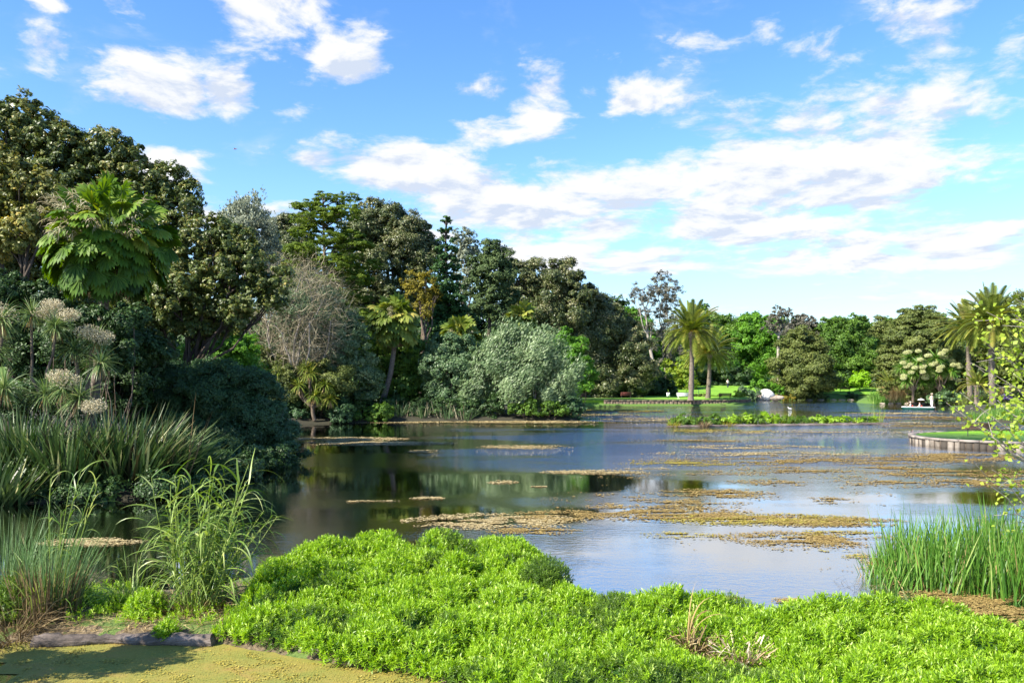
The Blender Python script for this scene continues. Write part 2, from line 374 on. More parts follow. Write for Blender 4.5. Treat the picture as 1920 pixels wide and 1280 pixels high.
M['algae_tan'] = foliage('tan_algae', [(.30, .23, .10), (.40, .31, .15), (.50, .42, .23)], .8, .2, 0)
M['algae_orange'] = foliage('rusty_azolla', [(.20, .14, .05), (.29, .20, .065), (.37, .28, .10)], .8, .2, 0)
M['algae_olive'] = foliage('olive_duckweed', [(.20, .17, .025), (.31, .25, .04), (.38, .32, .08)], .8, .2, 0)
M['stone'] = surf('pale_stone', [(.05, .042, .034), (.13, .11, .09), (.22, .19, .16)], 3, .9, .6, attr=True)
M['coping'] = surf('pale_coping', [(.14, .12, .10), (.22, .19, .165), (.28, .25, .22)], 2, .9, .4)
M['rock_white'] = surf('white_rock', [(.34, .33, .31), (.62, .6, .57), (.75, .73, .7)], 1.2, .85, .6)
M['rock'] = surf('grey_tan_rock', [(.14, .11, .085), (.3, .25, .2), (.42, .37, .3)], 1.5, .9, .6)
M['logm'] = surf('weathered_log', [(.035, .03, .028), (.12, .095, .08), (.26, .22, .2)], 5, .85, .9, (.25, 1, 1))
M['wood_dark'] = surf('dark_bench_wood', [(.035, .02, .015), (.07, .04, .028), (.1, .06, .04)], 8, .6, .2)
M['wood_red'] = surf('reddish_bench_wood', [(.12, .03, .025), (.18, .05, .04), (.25, .08, .06)], 8, .6, .2)
M['white_paint'] = surf('white_paint', [(.7, .7, .68), (.78, .78, .76), (.82, .82, .8)], 8, .5, .1)
M['iron'] = surf('black_iron', [(.015, .015, .015), (.03, .03, .03), (.04, .04, .04)], 8, .45, .1)
M['green_paint'] = surf('dark_green_paint', [(.008, .05, .035), (.012, .07, .05), (.02, .09, .06)], 8, .5, .1)
M['teal'] = surf('teal_hull_paint', [(.006, .045, .04), (.008, .06, .05), (.01, .075, .06)], 4, .35, .05)
M['skin'] = surf('skin', [(.42, .25, .17), (.5, .31, .22), (.56, .36, .26)], 8, .6, 0)
M['hair'] = surf('dark_hair', [(.02, .014, .01), (.035, .025, .018), (.05, .035, .025)], 20, .6, .2)
M['whitecloth'] = surf('white_cloth', [(.7, .69, .66), (.78, .77, .74), (.82, .81, .78)], 8, .85, .1)
M['creamcloth'] = surf('cream_cloth', [(.62, .56, .40), (.7, .64, .48), (.76, .7, .54)], 8, .85, .1)
M['lilaccloth'] = surf('pale_grey_cloth', [(.42, .38, .42), (.5, .46, .5), (.56, .52, .56)], 8, .85, .1)
M['pinkcloth'] = surf('pink_cloth', [(.55, .2, .22), (.64, .28, .3), (.7, .36, .38)], 8, .85, .1)
M['redcloth'] = surf('red_cloth', [(.4, .05, .04), (.48, .08, .06), (.55, .1, .08)], 8, .85, .1)
M['navycloth'] = surf('navy_cloth', [(.02, .025, .05), (.03, .035, .07), (.04, .05, .09)], 8, .85, .1)
M['straw'] = surf('straw', [(.45, .38, .26), (.58, .5, .36), (.66, .6, .45)], 20, .85, .2)
M['feather'] = surf('white_feather', [(.72, .72, .7), (.8, .8, .78), (.85, .85, .83)], 8, .8, .1)
M['red_feather'] = surf('reddish_feather', [(.25, .08, .06), (.35, .12, .09), (.4, .15, .1)], 8, .8, .1)
M['purple'] = foliage('purple_flower', [(.06, .04, .14), (.1, .07, .2), (.16, .12, .28)], .7, .2, .2)

# ------------------------------------------------------------------ terrain
LAKE = [(-120, 18), (-14, 17.6), (-8.6, 17.3), (-6.6, 17.4), (-6.3, 18.3), (-4, 19.9), (-1.5, 20.1), (.4, 19.7), (1.2, 18.4), (1.3, 16.6), (1.7, 15.6), (3, 15.3), (4.4, 15.4), (4.9, 14.6), (6.2, 14.9),
        (8, 15.0), (9, 14.4), (14, 13.5), (45, 12), (52, 30), (46, 46), (46, 58), (46.8, 78), (56.8, 103), (57, 105.5), (66, 112), (72, 117), (68, 123.5), (57, 124.5), (55, 128), (61, 141), (68, 147), (53, 148),
        (50, 141), (43, 141), (40, 136), (38, 128), (37.2, 121), (33, 117), (20, 116), (9, 116.6), (2, 113), (3, 95), (7.2, 83), (6.5, 79.5), (-5, 78.7), (-14, 77), (-19.5, 73.5), (-22, 60),
        (-14.5, 48), (-11.2, 42.2), (-12.2, 37), (-12.6, 31.6), (-14, 29.8), (-19, 28.6), (-40, 29.5), (-120, 27)]
WEED = [(-9.2, 14.0), (-8.4, 14.0), (-5.2, 13.85), (-3.1, 12.9), (-1.6, 12.45), (-0.6, 11.6), (-0.2, 6), (-7.4, 6), (-7.9, 11.8), (-9.0, 13.3)]
def ground_z(X, Y):
    X = np.atleast_1d(np.asarray(X, float)); Y = np.atleast_1d(np.asarray(Y, float))
    s = poly_sd(X, Y, LAKE); s2 = poly_sd(X, Y, WEED)
    land = np.clip(-s * 0.35, 0, 0.55)
    near = np.clip((24 - Y) / 3, 0, 1) * (X < 30)
    land = land * (1 - near) + np.clip(-np.maximum(s, s2) * 0.3, 0, 0.16) * near
    hill = np.clip(-s - 3, 0, 80) * 0.045 * np.clip((Y - 26) / 10, 0, 1) * np.clip((30 - X) / 60, 0, 1)
    back = np.clip((Y - 140) * 0.07, 0, 6) * np.clip((-s) / 8, 0, 1)
    lawn = 0.12 * np.clip((Y - 110) / 6, 0, 1) * np.clip(-s, 0, 1)
    z = land + np.minimum(hill, 4) + back + lawn + (fbm(X / 3, Y / 3, 3, 3) - .5) * 0.12 * np.clip(-s, 0, 1)
    z = np.where(s > 0, -np.clip(s * 0.6, 0, 1.2) - 0.01, z)
    z = np.where(s2 > 0, -np.clip(s2 * 0.6, 0, .4) - 0.01, z)
    return z
def gz(x, y): return float(ground_z(x, y)[0])
xs = np.concatenate([[-4000, -1500, -600, -300, -200, -140, -100, -80], np.arange(-64, -16, 1.6), np.arange(-16, 16, .45), np.arange(16, 76, 1.2), [80, 90, 110, 140, 200, 300, 600, 1500, 4000]])
ys = np.concatenate([[-1500, -400, -100, -30, -10, 0, 5], np.arange(8, 24, .4), np.arange(24, 90, 1.0), np.arange(90, 170, 1.6), [172, 180, 200, 230, 280, 400, 800, 2000, 6000]])
XX, YY = np.meshgrid(xs, ys); ZZ = ground_z(XX.ravel(), YY.ravel())
nx = len(xs); ny = len(ys); i, j = np.meshgrid(np.arange(nx - 1), np.arange(ny - 1)); i = i.ravel(); j = j.ravel()
g = Geo().add(np.stack([XX.ravel(), YY.ravel(), ZZ], 1), np.stack([j * nx + i, j * nx + i + 1, (j + 1) * nx + i + 1, (j + 1) * nx + i], 1))
m, t, b = base_mat('soil_and_litter')
geo_n = t.node('ShaderNodeNewGeometry'); sp = t.node('ShaderNodeSeparateXYZ', inp={0: geo_n.outputs['Position']})
n_a = t.noise(geo_n.outputs['Position'], 1.2, 6, .6); n_b = t.noise(geo_n.outputs['Position'], 14, 5, .7)
soil = t.ramp(n_b, [(.3, (.035, .025, .015)), (.5, (.11, .08, .045)), (.68, (.26, .2, .12))])
grassc = t.ramp(n_b, [(.3, (.04, .09, .012)), (.7, (.11, .2, .025))])
far_f = t.node('ShaderNodeMapRange', inp={0: sp.outputs[1], 1: 100.0, 2: 112.0}).outputs[0]
msk = t.m('MULTIPLY', t.m('GREATER_THAN', n_a, 0.36), far_f)
msk = t.m('MAXIMUM', msk, t.m('MULTIPLY', t.m('GREATER_THAN', n_a, 0.55), 0.8))
nearf = t.node('ShaderNodeMapRange', inp={0: sp.outputs[1], 1: 21.0, 2: 24.0}).outputs[0]
soil = t.mix(nearf, soil, t.ramp(n_b, [(.3, (.012, .012, .006)), (.7, (.05, .045, .022))])); msk = t.m('MULTIPLY', msk, t.m('MAXIMUM', t.m('SUBTRACT', 1.0, nearf), far_f))
t.l.new(t.mix(msk, soil, grassc), b.inputs['Base Color']); b.inputs['Roughness'].default_value = .95
bp = t.node('ShaderNodeBump', inp={'Strength': .6, 'Height': n_b, 'Distance': .06}); t.l.new(bp.outputs[0], b.inputs['Normal'])
mk('ground', g, m, smooth=True, kind='structure')

# ------------------------------------------------------------------ water
m, t, b = base_mat('pond_water')
geo_n = t.node('ShaderNodeNewGeometry'); pos = geo_n.outputs['Position']; sp = t.node('ShaderNodeSeparateXYZ', inp={0: pos})
mpn = t.node('ShaderNodeMapping', inp={0: pos}); mpn.inputs['Scale'].default_value = (1, 1.7, 1)
mp_b = t.node('ShaderNodeMapping', inp={0: pos}); mp_b.inputs['Scale'].default_value = (.05, .16, 1)
patch = t.noise(mp_b.outputs[0], 1.0, 3, .5)
wind = t.node('ShaderNodeMapRange', interpolation_type='SMOOTHSTEP', inp={0: patch, 1: .42, 2: .60}).outputs[0]
yb = t.m('MULTIPLY', t.node('ShaderNodeMapRange', interpolation_type='SMOOTHSTEP', inp={0: sp.outputs[1], 1: 36.0, 2: 46.0}).outputs[0], 1.0)
xb = t.node('ShaderNodeMapRange', interpolation_type='SMOOTHSTEP', inp={0: t.m('ADD', sp.outputs[0], t.m('MULTIPLY', sp.outputs[1], .12)), 1: -3.0, 2: 7.0}).outputs[0]
zone = t.m('MULTIPLY', yb, xb)
wamt = t.m('ADD', t.m('MULTIPLY', zone, t.m('ADD', t.m('MULTIPLY', wind, .75), .25)), t.m('MULTIPLY', wind, .10))
r1 = t.noise(mpn.outputs[0], 2.6, 4, .6); r2 = t.noise(mpn.outputs[0], 9, 3, .6)
h = t.m('ADD', t.m('MULTIPLY', r1, .7), t.m('MULTIPLY', r2, .3))
st = t.m('ADD', t.m('MULTIPLY', wamt, .6), .008)
bp = t.node('ShaderNodeBump', inp={'Strength': st, 'Height': h, 'Distance': .22}); t.l.new(bp.outputs[0], b.inputs['Normal'])
b.inputs['Base Color'].default_value = (.007, .0075, .003, 1); b.inputs['Roughness'].default_value = .02; b.inputs['IOR'].default_value = 2.9
b.inputs['Specular IOR Level'].default_value = .5; b.inputs['IOR'].default_value = 1.33
gl = t.node('ShaderNodeBsdfGlossy', inp={'Roughness': .02}); t.l.new(bp.outputs[0], gl.inputs['Normal'])
lw = t.node('ShaderNodeLayerWeight', inp={'Blend': .5})
fac = t.node('ShaderNodeMapRange', inp={0: lw.outputs['Facing'], 1: .3, 2: .9, 3: .30, 4: .92}).outputs[0]
mx = t.node('ShaderNodeMixShader', inp={0: fac}); t.l.new(b.outputs[0], mx.inputs[1]); t.l.new(gl.outputs[0], mx.inputs[2]); t.l.new(mx.outputs[0], t.n['Material Output'].inputs[0])
g = Geo(); X0, X1, Y0, Y1 = -140, 120, 2, 160
g.add([(X0, Y0, 0), (X1, Y0, 0), (X1, Y1, 0), (X0, Y1, 0)], [(0, 1, 2, 3)])
mk('water', g, m, kind='structure')

# duckweed carpet on the near pool
def sheet_from_poly(poly, z, step, jit=0.0):
    P = np.asarray(poly); x0, y0 = P.min(0); x1, y1 = P.max(0)
    xs_ = np.arange(x0, x1 + step, step); ys_ = np.arange(y0, y1 + step, step); X, Y = np.meshgrid(xs_, ys_)
    s = poly_sd(X, Y, poly); k = s[:-1, :-1] > -step * .2
    nxx = len(xs_); i, j = np.meshgrid(np.arange(nxx - 1), np.arange(len(ys_) - 1)); Q = np.stack([j * nxx + i, j * nxx + i + 1, (j + 1) * nxx + i + 1, (j + 1) * nxx + i], -1)[k]
    return Geo().add(np.stack([X.ravel(), Y.ravel(), np.full(X.size, z)], 1), Q)
m, t, b = base_mat('duckweed_carpet')
geo_n = t.node('ShaderNodeNewGeometry'); pos = geo_n.outputs['Position']
mpn = t.node('ShaderNodeMapping', inp={0: pos}); mpn.inputs['Scale'].default_value = (.7, 1.2, 1)
na = t.noise(mpn.outputs[0], 1.6, 5, .6, .6); nb = t.noise(pos, 26, 5, .7); nc = t.noise(pos, 90, 3, .7)
c1 = t.ramp(na, [(.35, (.13, .15, .018)), (.52, (.19, .17, .025)), (.66, (.23, .15, .032))])
c2 = t.mix(t.m('MULTIPLY', t.m('GREATER_THAN', nb, .6), .6), c1, (.10, .085, .02))
c3 = t.mix(t.m('MULTIPLY', nc, .4), c2, (.28, .25, .05))
t.l.new(c3, b.inputs['Base Color']); b.inputs['Roughness'].default_value = .9
bp = t.node('ShaderNodeBump', inp={'Strength': .5, 'Height': t.m('ADD', nb, t.m('MULTIPLY', nc, .5)), 'Distance': .012}); t.l.new(bp.outputs[0], b.inputs['Normal'])
o = mk('duckweed', sheet_from_poly(WEED, .012, .5), m); tag(o, 'olive and rusty duckweed carpet covering the near pool', 'duckweed', kind='stuff')

# ------------------------------------------------------------------ lawns
def lawn_mat(name, a, b_):
    m, t, b = base_mat(name); gn = t.node('ShaderNodeNewGeometry')
    n = t.noise(gn.outputs['Position'], .5, 4, .6); n2_ = t.noise(gn.outputs['Position'], 12, 4, .7)
    f = t.m('ADD', t.m('MULTIPLY', n, .5), t.m('MULTIPLY', n2_, .5))
    t.l.new(t.ramp(f, [(.35, a), (.65, b_)]), b.inputs['Base Color']); b.inputs['Roughness'].default_value = .9
    bp = t.node('ShaderNodeBump', inp={'Strength': .5, 'Height': n2_, 'Distance': .04}); t.l.new(bp.outputs[0], b.inputs['Normal'])
    return m
M['lawn'] = lawn_mat('mown_lawn', (.10, .24, .012), (.19, .37, .02))
def smooth_poly(P, k=2):
    P = np.asarray(P, float)
    for _ in range(k):
        Nx = np.roll(P, -1, 0); P = np.stack([P * .75 + Nx * .25, P * .25 + Nx * .75], 1).reshape(-1, 2)
    return P
def prism(poly, z0, z1, mat, name, kind='structure'):
    import mathutils.geometry as mg
    P = np.asarray(poly); n = len(P); tris = mg.tessellate_polygon([[Vector((x, y, 0)) for x, y in P]])
    V = np.concatenate([np.c_[P, np.full(n, z1)], np.c_[P, np.full(n, z0)]])
    Q = [(i, (i + 1) % n, n + (i + 1) % n, n + i) for i in range(n)]
    T = []
    for a, b_, c_ in tris:
        u = P[b_] - P[a]; v_ = P[c_] - P[a]; T.append((a, b_, c_) if u[0] * v_[1] - u[1] * v_[0] > 0 else (a, c_, b_))
    g = Geo().add(V, Q, T); return mk(name, g, mat, kind=kind)
ISL = smooth_poly([(26.9, 53.5), (27.6, 50.8), (30.5, 48.9), (36, 47.6), (46, 46.5), (58, 46), (58, 60), (46, 59), (36, 58.8), (30.5, 57.8), (27.8, 56)], 2)
prism(ISL, -.6, .5, M['lawn'], 'lawn')
FAR = smooth_poly([(9.5, 117.3), (20, 116.7), (32, 117.6), (36.4, 121.2), (37.5, 128), (39, 134), (36, 137), (22, 138), (8, 138), (4, 130), (5, 120)], 2)
prism(FAR, -.6, .82, M['lawn'], 'lawn')
BACK = [(53.5, 148.7), (60, 148.9), (67.8, 147.6), (72, 150), (74, 166), (52, 166), (49, 152)]
g = sheet_from_poly(BACK, 0, 1.0); V = g.V[0]; V[:, 2] = np.maximum(ground_z(V[:, 0], V[:, 1]), .3) + .12; mk('lawn', g, M['lawn'], kind='structure', smooth=True)
RBACK = smooth_poly([(57.2, 105), (60, 103.5), (80, 104), (86, 112), (74, 116), (60, 109)], 2)
prism(RBACK, -.5, .32, M['lawn'], 'lawn')
# path lawn behind the palms (rising)
PL = [(22, 139), (38, 138), (45, 146), (46, 158), (20, 158)]
g = sheet_from_poly(PL, 0, 1.0); V = g.V[0]; V[:, 2] = ground_z(V[:, 0], V[:, 1]) + .25 + .02 * (V[:, 1] - 138); mk('lawn', g, M['lawn'], kind='structure', smooth=True)
# grass fringe on the island lawn
n = 26000; X = rng.uniform(26, 46, n); Y = rng.uniform(46, 60, n); k = poly_sd(X, Y, ISL) > .12; X = X[k]; Y = Y[k]
g = ribbons(Geo(), np.c_[X, Y, np.full(len(X), .49)], rng.normal(size=(len(X), 3)) * .3 + [0, 0, 1], rng.uniform(.03, .09, len(X)), .02, .3, 1)
o = mk('grass', g, M['bright']); tag(o, 'short mown grass on the round island lawn', 'grass', kind='stuff')

def stone_wall(poly, z0, z1, label, i0=0, i1=None, blk=.42, thick=.3, cat='wall', gapf=.86, sm='stone', cm='coping'):
    P = np.asarray(poly); i1 = len(P) if i1 is None else i1
    idx = [k % len(P) for k in range(i0, i1)]; C = P[idx]
    seg = np.linalg.norm(np.diff(C, axis=0), axis=1); s = np.r_[0, np.cumsum(seg)]; Ltot = s[-1]
    cen = P.mean(0)
    t0 = thing('retaining_wall', label, cat, (C[0][0], C[0][1], z0))
    gs = Geo(); gc = Geo(); u = 0
    def pt(q): return np.array([np.interp(q, s, C[:, 0]), np.interp(q, s, C[:, 1])])
    while u < Ltot - .1:
        L = blk * rng.uniform(.7, 1.3); a = pt(u); b_ = pt(min(u + L, Ltot)); d = b_ - a; ln = np.linalg.norm(d)
        if ln < .05: break
        rz = math.atan2(d[1], d[0]); mid = (a + b_) / 2
        nrm_ = np.array([d[1], -d[0]]) / ln
        h = z1 - .12 - z0
        box(gs, (mid[0] + nrm_[0] * .02 * rng.normal(), mid[1] + nrm_[1] * .02 * rng.normal(), z0 + h * .5), (ln * gapf, thick, h), rz, rng.random(), bev=.03)
        u += L
    u = 0
    while u < Ltot - .1:
        L = 1.1; a = pt(u); b_ = pt(min(u + L, Ltot)); d = b_ - a; ln = np.linalg.norm(d)
        if ln < .05: break
        rz = math.atan2(d[1], d[0]); mid = (a + b_) / 2
        box(gc, (mid[0], mid[1], z1 - .055), (ln * .992, thick + .16, .13), rz, rng.random(), bev=.004); u += L
    part(t0, 'stones', gs, M[sm]); part(t0, 'coping', gc, M[cm])
    gm = Geo()
    for a, b_ in zip(C[:-1], C[1:]):
        d = b_ - a; ln = np.linalg.norm(d); rz = math.atan2(d[1], d[0]); mid = (a + b_) / 2
        box(gm, (mid[0], mid[1], (z0 + z1 - .14) / 2), (ln * 1.01, thick * .66, z1 - .14 - z0), rz)
    part(t0, 'mortar_core', gm, M['bark_dark'])
    return t0
stone_wall(np.roll(ISL, -34, 0), -.3, .53, 'curved pale stone wall holding up the round lawn at right', 0, len(ISL) - 8)
stone_wall(FAR, -.3, .80, 'long low stone wall below the far lawn with the palm trees', 0, 26, blk=.5, gapf=.97, sm='bark', cm='bark')  # bark brown on stones and coping paints the wall's low shade
stone_wall(RBACK, -.3, .36, 'low pale edging wall of the small lawn patch behind the punt', 0, 12, blk=.6, gapf=.97, sm='rock')

# ------------------------------------------------------------------ plant builders
def B(px, py, r, d, dy=0.0, flat=1.0, deep=1.0):
    c = at(px, py, d + dy); rr = r * (d + dy) / F
    return (c[0], c[1], c[2], rr, rr * deep, rr * flat)

def tree(name, label, cat, d, base_px, blobs, mat, bark='bark_dark', L=None, tr=.35, group=None, fork=.45, limb=True, spine=False, base=None, limb_r=.4, **kw):
    """blobs in (px, py, r[, dy, flat])"""
    L = L or max(.2, 1.95 * d / 800)
    bl = [B(b_[0], b_[1], b_[2], d, b_[3] if len(b_) > 3 else rng.uniform(-.25, .25) * b_[2] * d / F * 1.6, b_[4] if len(b_) > 4 else 1.0) for b_ in blobs]
    if base is None:
        bx = (base_px - 960) / F * d; base = np.array([bx, d, gz(bx, d) - .1])
    t0 = thing(name, label, cat, base, group)
    g = crown(Geo(), bl, L, **kw)
    part(t0, 'crown', g, M[mat])
    g = Geo(); C = np.array([b_[:3] for b_ in bl]); cen = C.mean(0); lo = C[:, 2].min()
    fk = base + (cen - base) * fork; fk[2] = base[2] + (max(lo, base[2] + 1) - base[2]) * fork * 1.2
    tube(g, curve(base, fk, 7, .03, .01), np.linspace(tr * 1.25, tr * .8, 7), 9, rough=.05)
    if spine:
        hi = C[:, 2].max(); topp = np.array([base[0] + (C[C[:, 2] > hi - 2][:, 0].mean() - base[0]), base[1], hi])
        tube(g, curve(fk, topp, 10, .01), np.linspace(tr * .8, tr * .15, 10), 8, rough=.04)
        for b_ in bl:
            c = np.array(b_[:3]); f_ = np.clip((c[2] - 1.0 - fk[2]) / (topp[2] - fk[2]), 0, .97); s0 = fk + (topp - fk) * f_
            tube(g, curve(s0, c, 5, .05, .02), np.linspace(tr * .22, tr * .06, 5), 5)
    elif limb:
        for b_ in bl:
            c = np.array(b_[:3]); e = c + np.array([0, 0, b_[5] * .3])
            P = curve(fk, e, 7, .08, .02, .04); tube(g, P, np.linspace(min(tr * .6, tr * 1.3 / math.sqrt(len(bl))), tr * .09, 7), 6)
            for _ in range(3):
                q = rdir(1)[0]; q[2] = abs(q[2]); tube(g, curve(P[4], c + q * np.array(b_[3:6]) * .8, 5, .1, .03), np.linspace(tr * .25, tr * .05, 5), 4)
    part(t0, 'trunk', g, M[bark], True)
    return t0

def shrub(name, label, d, blobs, mat, L=None, group=None, cat='shrub', stems=True, stem_mat='bark', **kw):
    L = L or max(.14, 2.0 * d / 800)
    bl = [B(b_[0], b_[1], b_[2], d, b_[3] if len(b_) > 3 else 0, b_[4] if len(b_) > 4 else 1.0) for b_ in blobs]
    C = np.array([b_[:3] for b_ in bl]); bx = C[:, 0].mean(); by = C[:, 1].mean(); base = np.array([bx, by, max(gz(bx, by), 0) - .05])
    t0 = thing(name, label, cat, base, group)
    part(t0, 'foliage', crown(Geo(), bl, L, **kw), M[mat])
    g = Geo()
    for b_ in bl:
        c = np.array(b_[:3])
        for _ in range(3 if stems else 1):
            e = c + rdir(1)[0] * np.array(b_[3:6]) * .6
            s = np.array([bx * .4 + c[0] * .6, c[1], base[2]]); s[:2] += rng.normal(size=2) * b_[3] * .2; s[2] = min(gz(s[0], s[1]), c[2] - .05)
            r0 = max(.025, b_[3] * .03); tube(g, curve(s, e, 5, .08, .02), np.linspace(r0, r0 * .4, 5), 5)
    part(t0, 'stems', g, M[stem_mat], True)
    return t0

def fan_leaf(g, hub, dirv, up, Rr, nseg=22, droop=.8, c=.5, arc=1.25, wfac=1.0, split=.0):
    """palmate leaf; dirv = axis of the leaf, up = leaf normal"""
    dirv = norm(dirv); s = norm(np.cross(dirv, up)); a = np.linspace(-arc * math.pi / 1.6, arc * math.pi / 1.6, nseg)
    D = np.cos(a)[:, None] * dirv + np.sin(a)[:, None] * s
    L = Rr * (0.82 + .18 * np.cos(a)) * rng.uniform(.93, 1.05, nseg)
    Sd = np.cross(norm(D), up); n2 = np.where(np.arange(nseg) % 2 == 0, 1, -1)[:, None] * .35
    Sd = norm(Sd + np.asarray(up) * n2)
    W = Rr * 2.0 * arc / nseg * 2.0 * wfac
    pr = lambda p: max(.04, min(1.0, p * 1.8 + .04)) if p < .62 else max(.04, 1.0 * ((1 - p) / .38) ** .8)
    ribbons(g, np.repeat(np.asarray(hub)[None], nseg, 0), D, L, W, droop, 5, Sd, pr, np.clip(c + rng.normal(0, .08, nseg), 0, 1))

def fan_palm(label, base, head, Rr, n=60, mat='fan', pet=1.0, nseg=22, skirt=24, flowers=0, trunk_r=.22, lo=-.75, name='fan_palm', group=None, droop=.9, curve_b=.05):
    t0 = thing(name, label, 'palm tree', base, group)
    g = Geo(); gp_ = Geo()
    gold = 2.39996
    for k in range(n):
        z = lo + (1 - lo) * ((k + .5) / n) ** .9; z = min(z, .97); rr = math.sqrt(1 - z * z); a = k * gold + rng.normal() * .15
        q = np.array([rr * math.cos(a), rr * math.sin(a), z])
        pl = pet * rng.uniform(.75, 1.15)
        P = np.array(head) + q * np.array([.1, .1, .1]); pts = [P.copy()]; dd = q.copy()
        for _ in range(4): dd = norm(dd + np.array([0, 0, -.07])); P = P + dd * pl / 4; pts.append(P.copy())
        tube(gp_, pts, .02 * Rr + .005, 4, c=.75)
        hz = np.array([math.cos(a), math.sin(a), 0.]); tilt = np.clip(.95 - z * .95, 0, 1.5)
        ax_ = norm(dd + np.array([0, 0, -tilt])); nv = hz * (.55 + .5 * (1 - z)) + np.array([0, 0, .55]) + rng.normal(size=3) * .3
        upv = norm(nv - ax_ * (nv @ ax_))
        fan_leaf(g, P, ax_, upv, Rr * rng.uniform(.85, 1.1), nseg, droop * rng.uniform(.6, 1.5), c=float(np.clip(rng.normal(.42, .17) + z * .15, 0, 1)))
    part(t0, 'crown', g, M[mat]); part(t0, 'petioles', gp_, M[mat])
    tg = Geo(); P = curve(base, head, 10, curve_b, .0); tube(tg, P, np.linspace(trunk_r * 1.3, trunk_r, 10), 10, rough=.08); part(t0, 'trunk', tg, M['palm_bark'], True)
    if skirt:
        g = Geo()
        for k in range(skirt):
            a = rng.uniform(0, 6.28); q = np.array([math.cos(a), math.sin(a), -rng.uniform(.9, 2.6)]); q = norm(q)
            P = np.array(head) + q * pet * rng.uniform(.4, .9) + np.array([0, 0, -.1])
            fan_leaf(g, P, q + np.array([0, 0, -.5]), norm(np.array([q[0], q[1], .4])), Rr * .8, 12, 2.0, c=rng.uniform(.2, .9), wfac=.6)
        part(t0, 'dead_leaves', g, M['dead_palm'])
    if flowers:
        g = Geo()
        for k in range(flowers):
            a = rng.uniform(-2.6, -.5); q = norm(np.array([math.cos(a), math.sin(a), rng.uniform(.0, .8)]))
            Bp = np.array(head) + q * .3; n_ = 60
            ctr = Bp + q * pet * 1.25
            ribbons(g, Bp + (ctr - Bp) * rng.random((n_, 1)), q + rng.normal(size=(n_, 3)) * .55, rng.uniform(.25, .6, n_), .035, 1.5, 3, prof=strap)
        part(t0, 'flower_stalks', g, M['cream'])
    return t0

def date_palm(label, base, head, Lf, n=75, mat='date', trunk_r=.38, pairs=34, orange=True, name='date_palm', group=None, lo=-.5, lw=.11, lean=0.0):
    t0 = thing(name, label, 'palm tree', base, group); g = Geo(); rg = Geo()
    for k in range(n):
        z = lo + (1 - lo) * (k + .5) / n; z = min(z, .985); rr = math.sqrt(1 - z * z); a = k * 2.39996 + rng.normal() * .1
        d = np.array([rr * math.cos(a), rr * math.sin(a), z + .15]); d = norm(d); L = Lf * rng.uniform(.85, 1.1)
        P = np.array(head) + d * .35; pts = [P.copy()]; dirs = [d.copy()]
        ns = 9; gr = (1.5 - .85 * max(z, 0)) * rng.uniform(.75, 1.3)
        for i_ in range(ns): d = norm(d + np.array([0, 0, -gr / ns * (.35 + 1.3 * i_ / ns)])); P = P + d * L / ns; pts.append(P.copy()); dirs.append(d.copy())
        pts = np.array(pts); dirs = np.array(dirs); tt = np.linspace(.12, 1, pairs) * ns
        i0 = np.minimum(tt.astype(int), ns - 1); f = (tt - i0)[:, None]; pp = pts[i0] * (1 - f) + pts[i0 + 1] * f; dd = norm(dirs[i0] * (1 - f) + dirs[i0 + 1] * f)
        s = norm(np.cross(dd, [0, 0, 1.0])); up = np.cross(s, dd); prof = np.sin(np.clip(np.linspace(.15, 1.0, pairs), 0, 1) * math.pi) ** .5 * .8 + .2
        cc = float(np.clip(rng.normal(.45, .18), 0, 1))
        for sg in (-1, 1):
            ribbons(g, pp, s * sg * .85 + dd * .6 + up * rng.uniform(.05, .35), Lf * .135 * prof, lw * Lf / 3.2, .5, 2, S=norm(dd + up * .4), prof=lambda p: 1 - p * .85, c=np.clip(cc + rng.normal(0, .1, pairs), 0, 1))
        tube(rg, pts, np.linspace(.035, .01, len(pts)), 4, c=.9)
    part(t0, 'crown', g, M[mat]); part(t0, 'frond_stalks', rg, M[mat])
    tg = Geo(); P = curve(base, head, 16, .012, .0); r_ = np.linspace(trunk_r * 1.25, trunk_r * 1.0, 16); r_[0] *= 1.25; r_[-2:] *= 1.7; tube(tg, P, r_, 12, rough=.06)
    part(t0, 'trunk', tg, M['palm_bark'], True)
    if orange:
        og = Geo()
        for k in range(9):
            a = rng.uniform(0, 6.28); q = norm(np.array([math.cos(a), math.sin(a), 1.1])); n_ = 30; c0 = np.array(head) + q * Lf * .22
            ribbons(og, np.array(head) + (c0 - head) * rng.random((n_, 1)), q + rng.normal(size=(n_, 3)) * .35, Lf * rng.uniform(.1, .22, n_), .05, 1.6, 3, prof=strap)
        part(t0, 'fruit_stalks', og, M['orange'])
    return t0

def sword_head(g, c, Rr, n=110, w=.045, droop=1.0, lo=-.6, up=0.0):
    z = rng.uniform(lo, 1, n); a = rng.uniform(0, 6.28, n); r_ = np.sqrt(1 - z * z); D = np.c_[r_ * np.cos(a), r_ * np.sin(a), z + up]
    ribbons(g, np.repeat(np.asarray(c)[None], n, 0) + D * .06, D, Rr * rng.uniform(.75, 1.15, n), w, droop * rng.uniform(.5, 1.5, n), 4, prof=blade, c=np.clip(rng.normal(.5, .22, n), 0, 1))

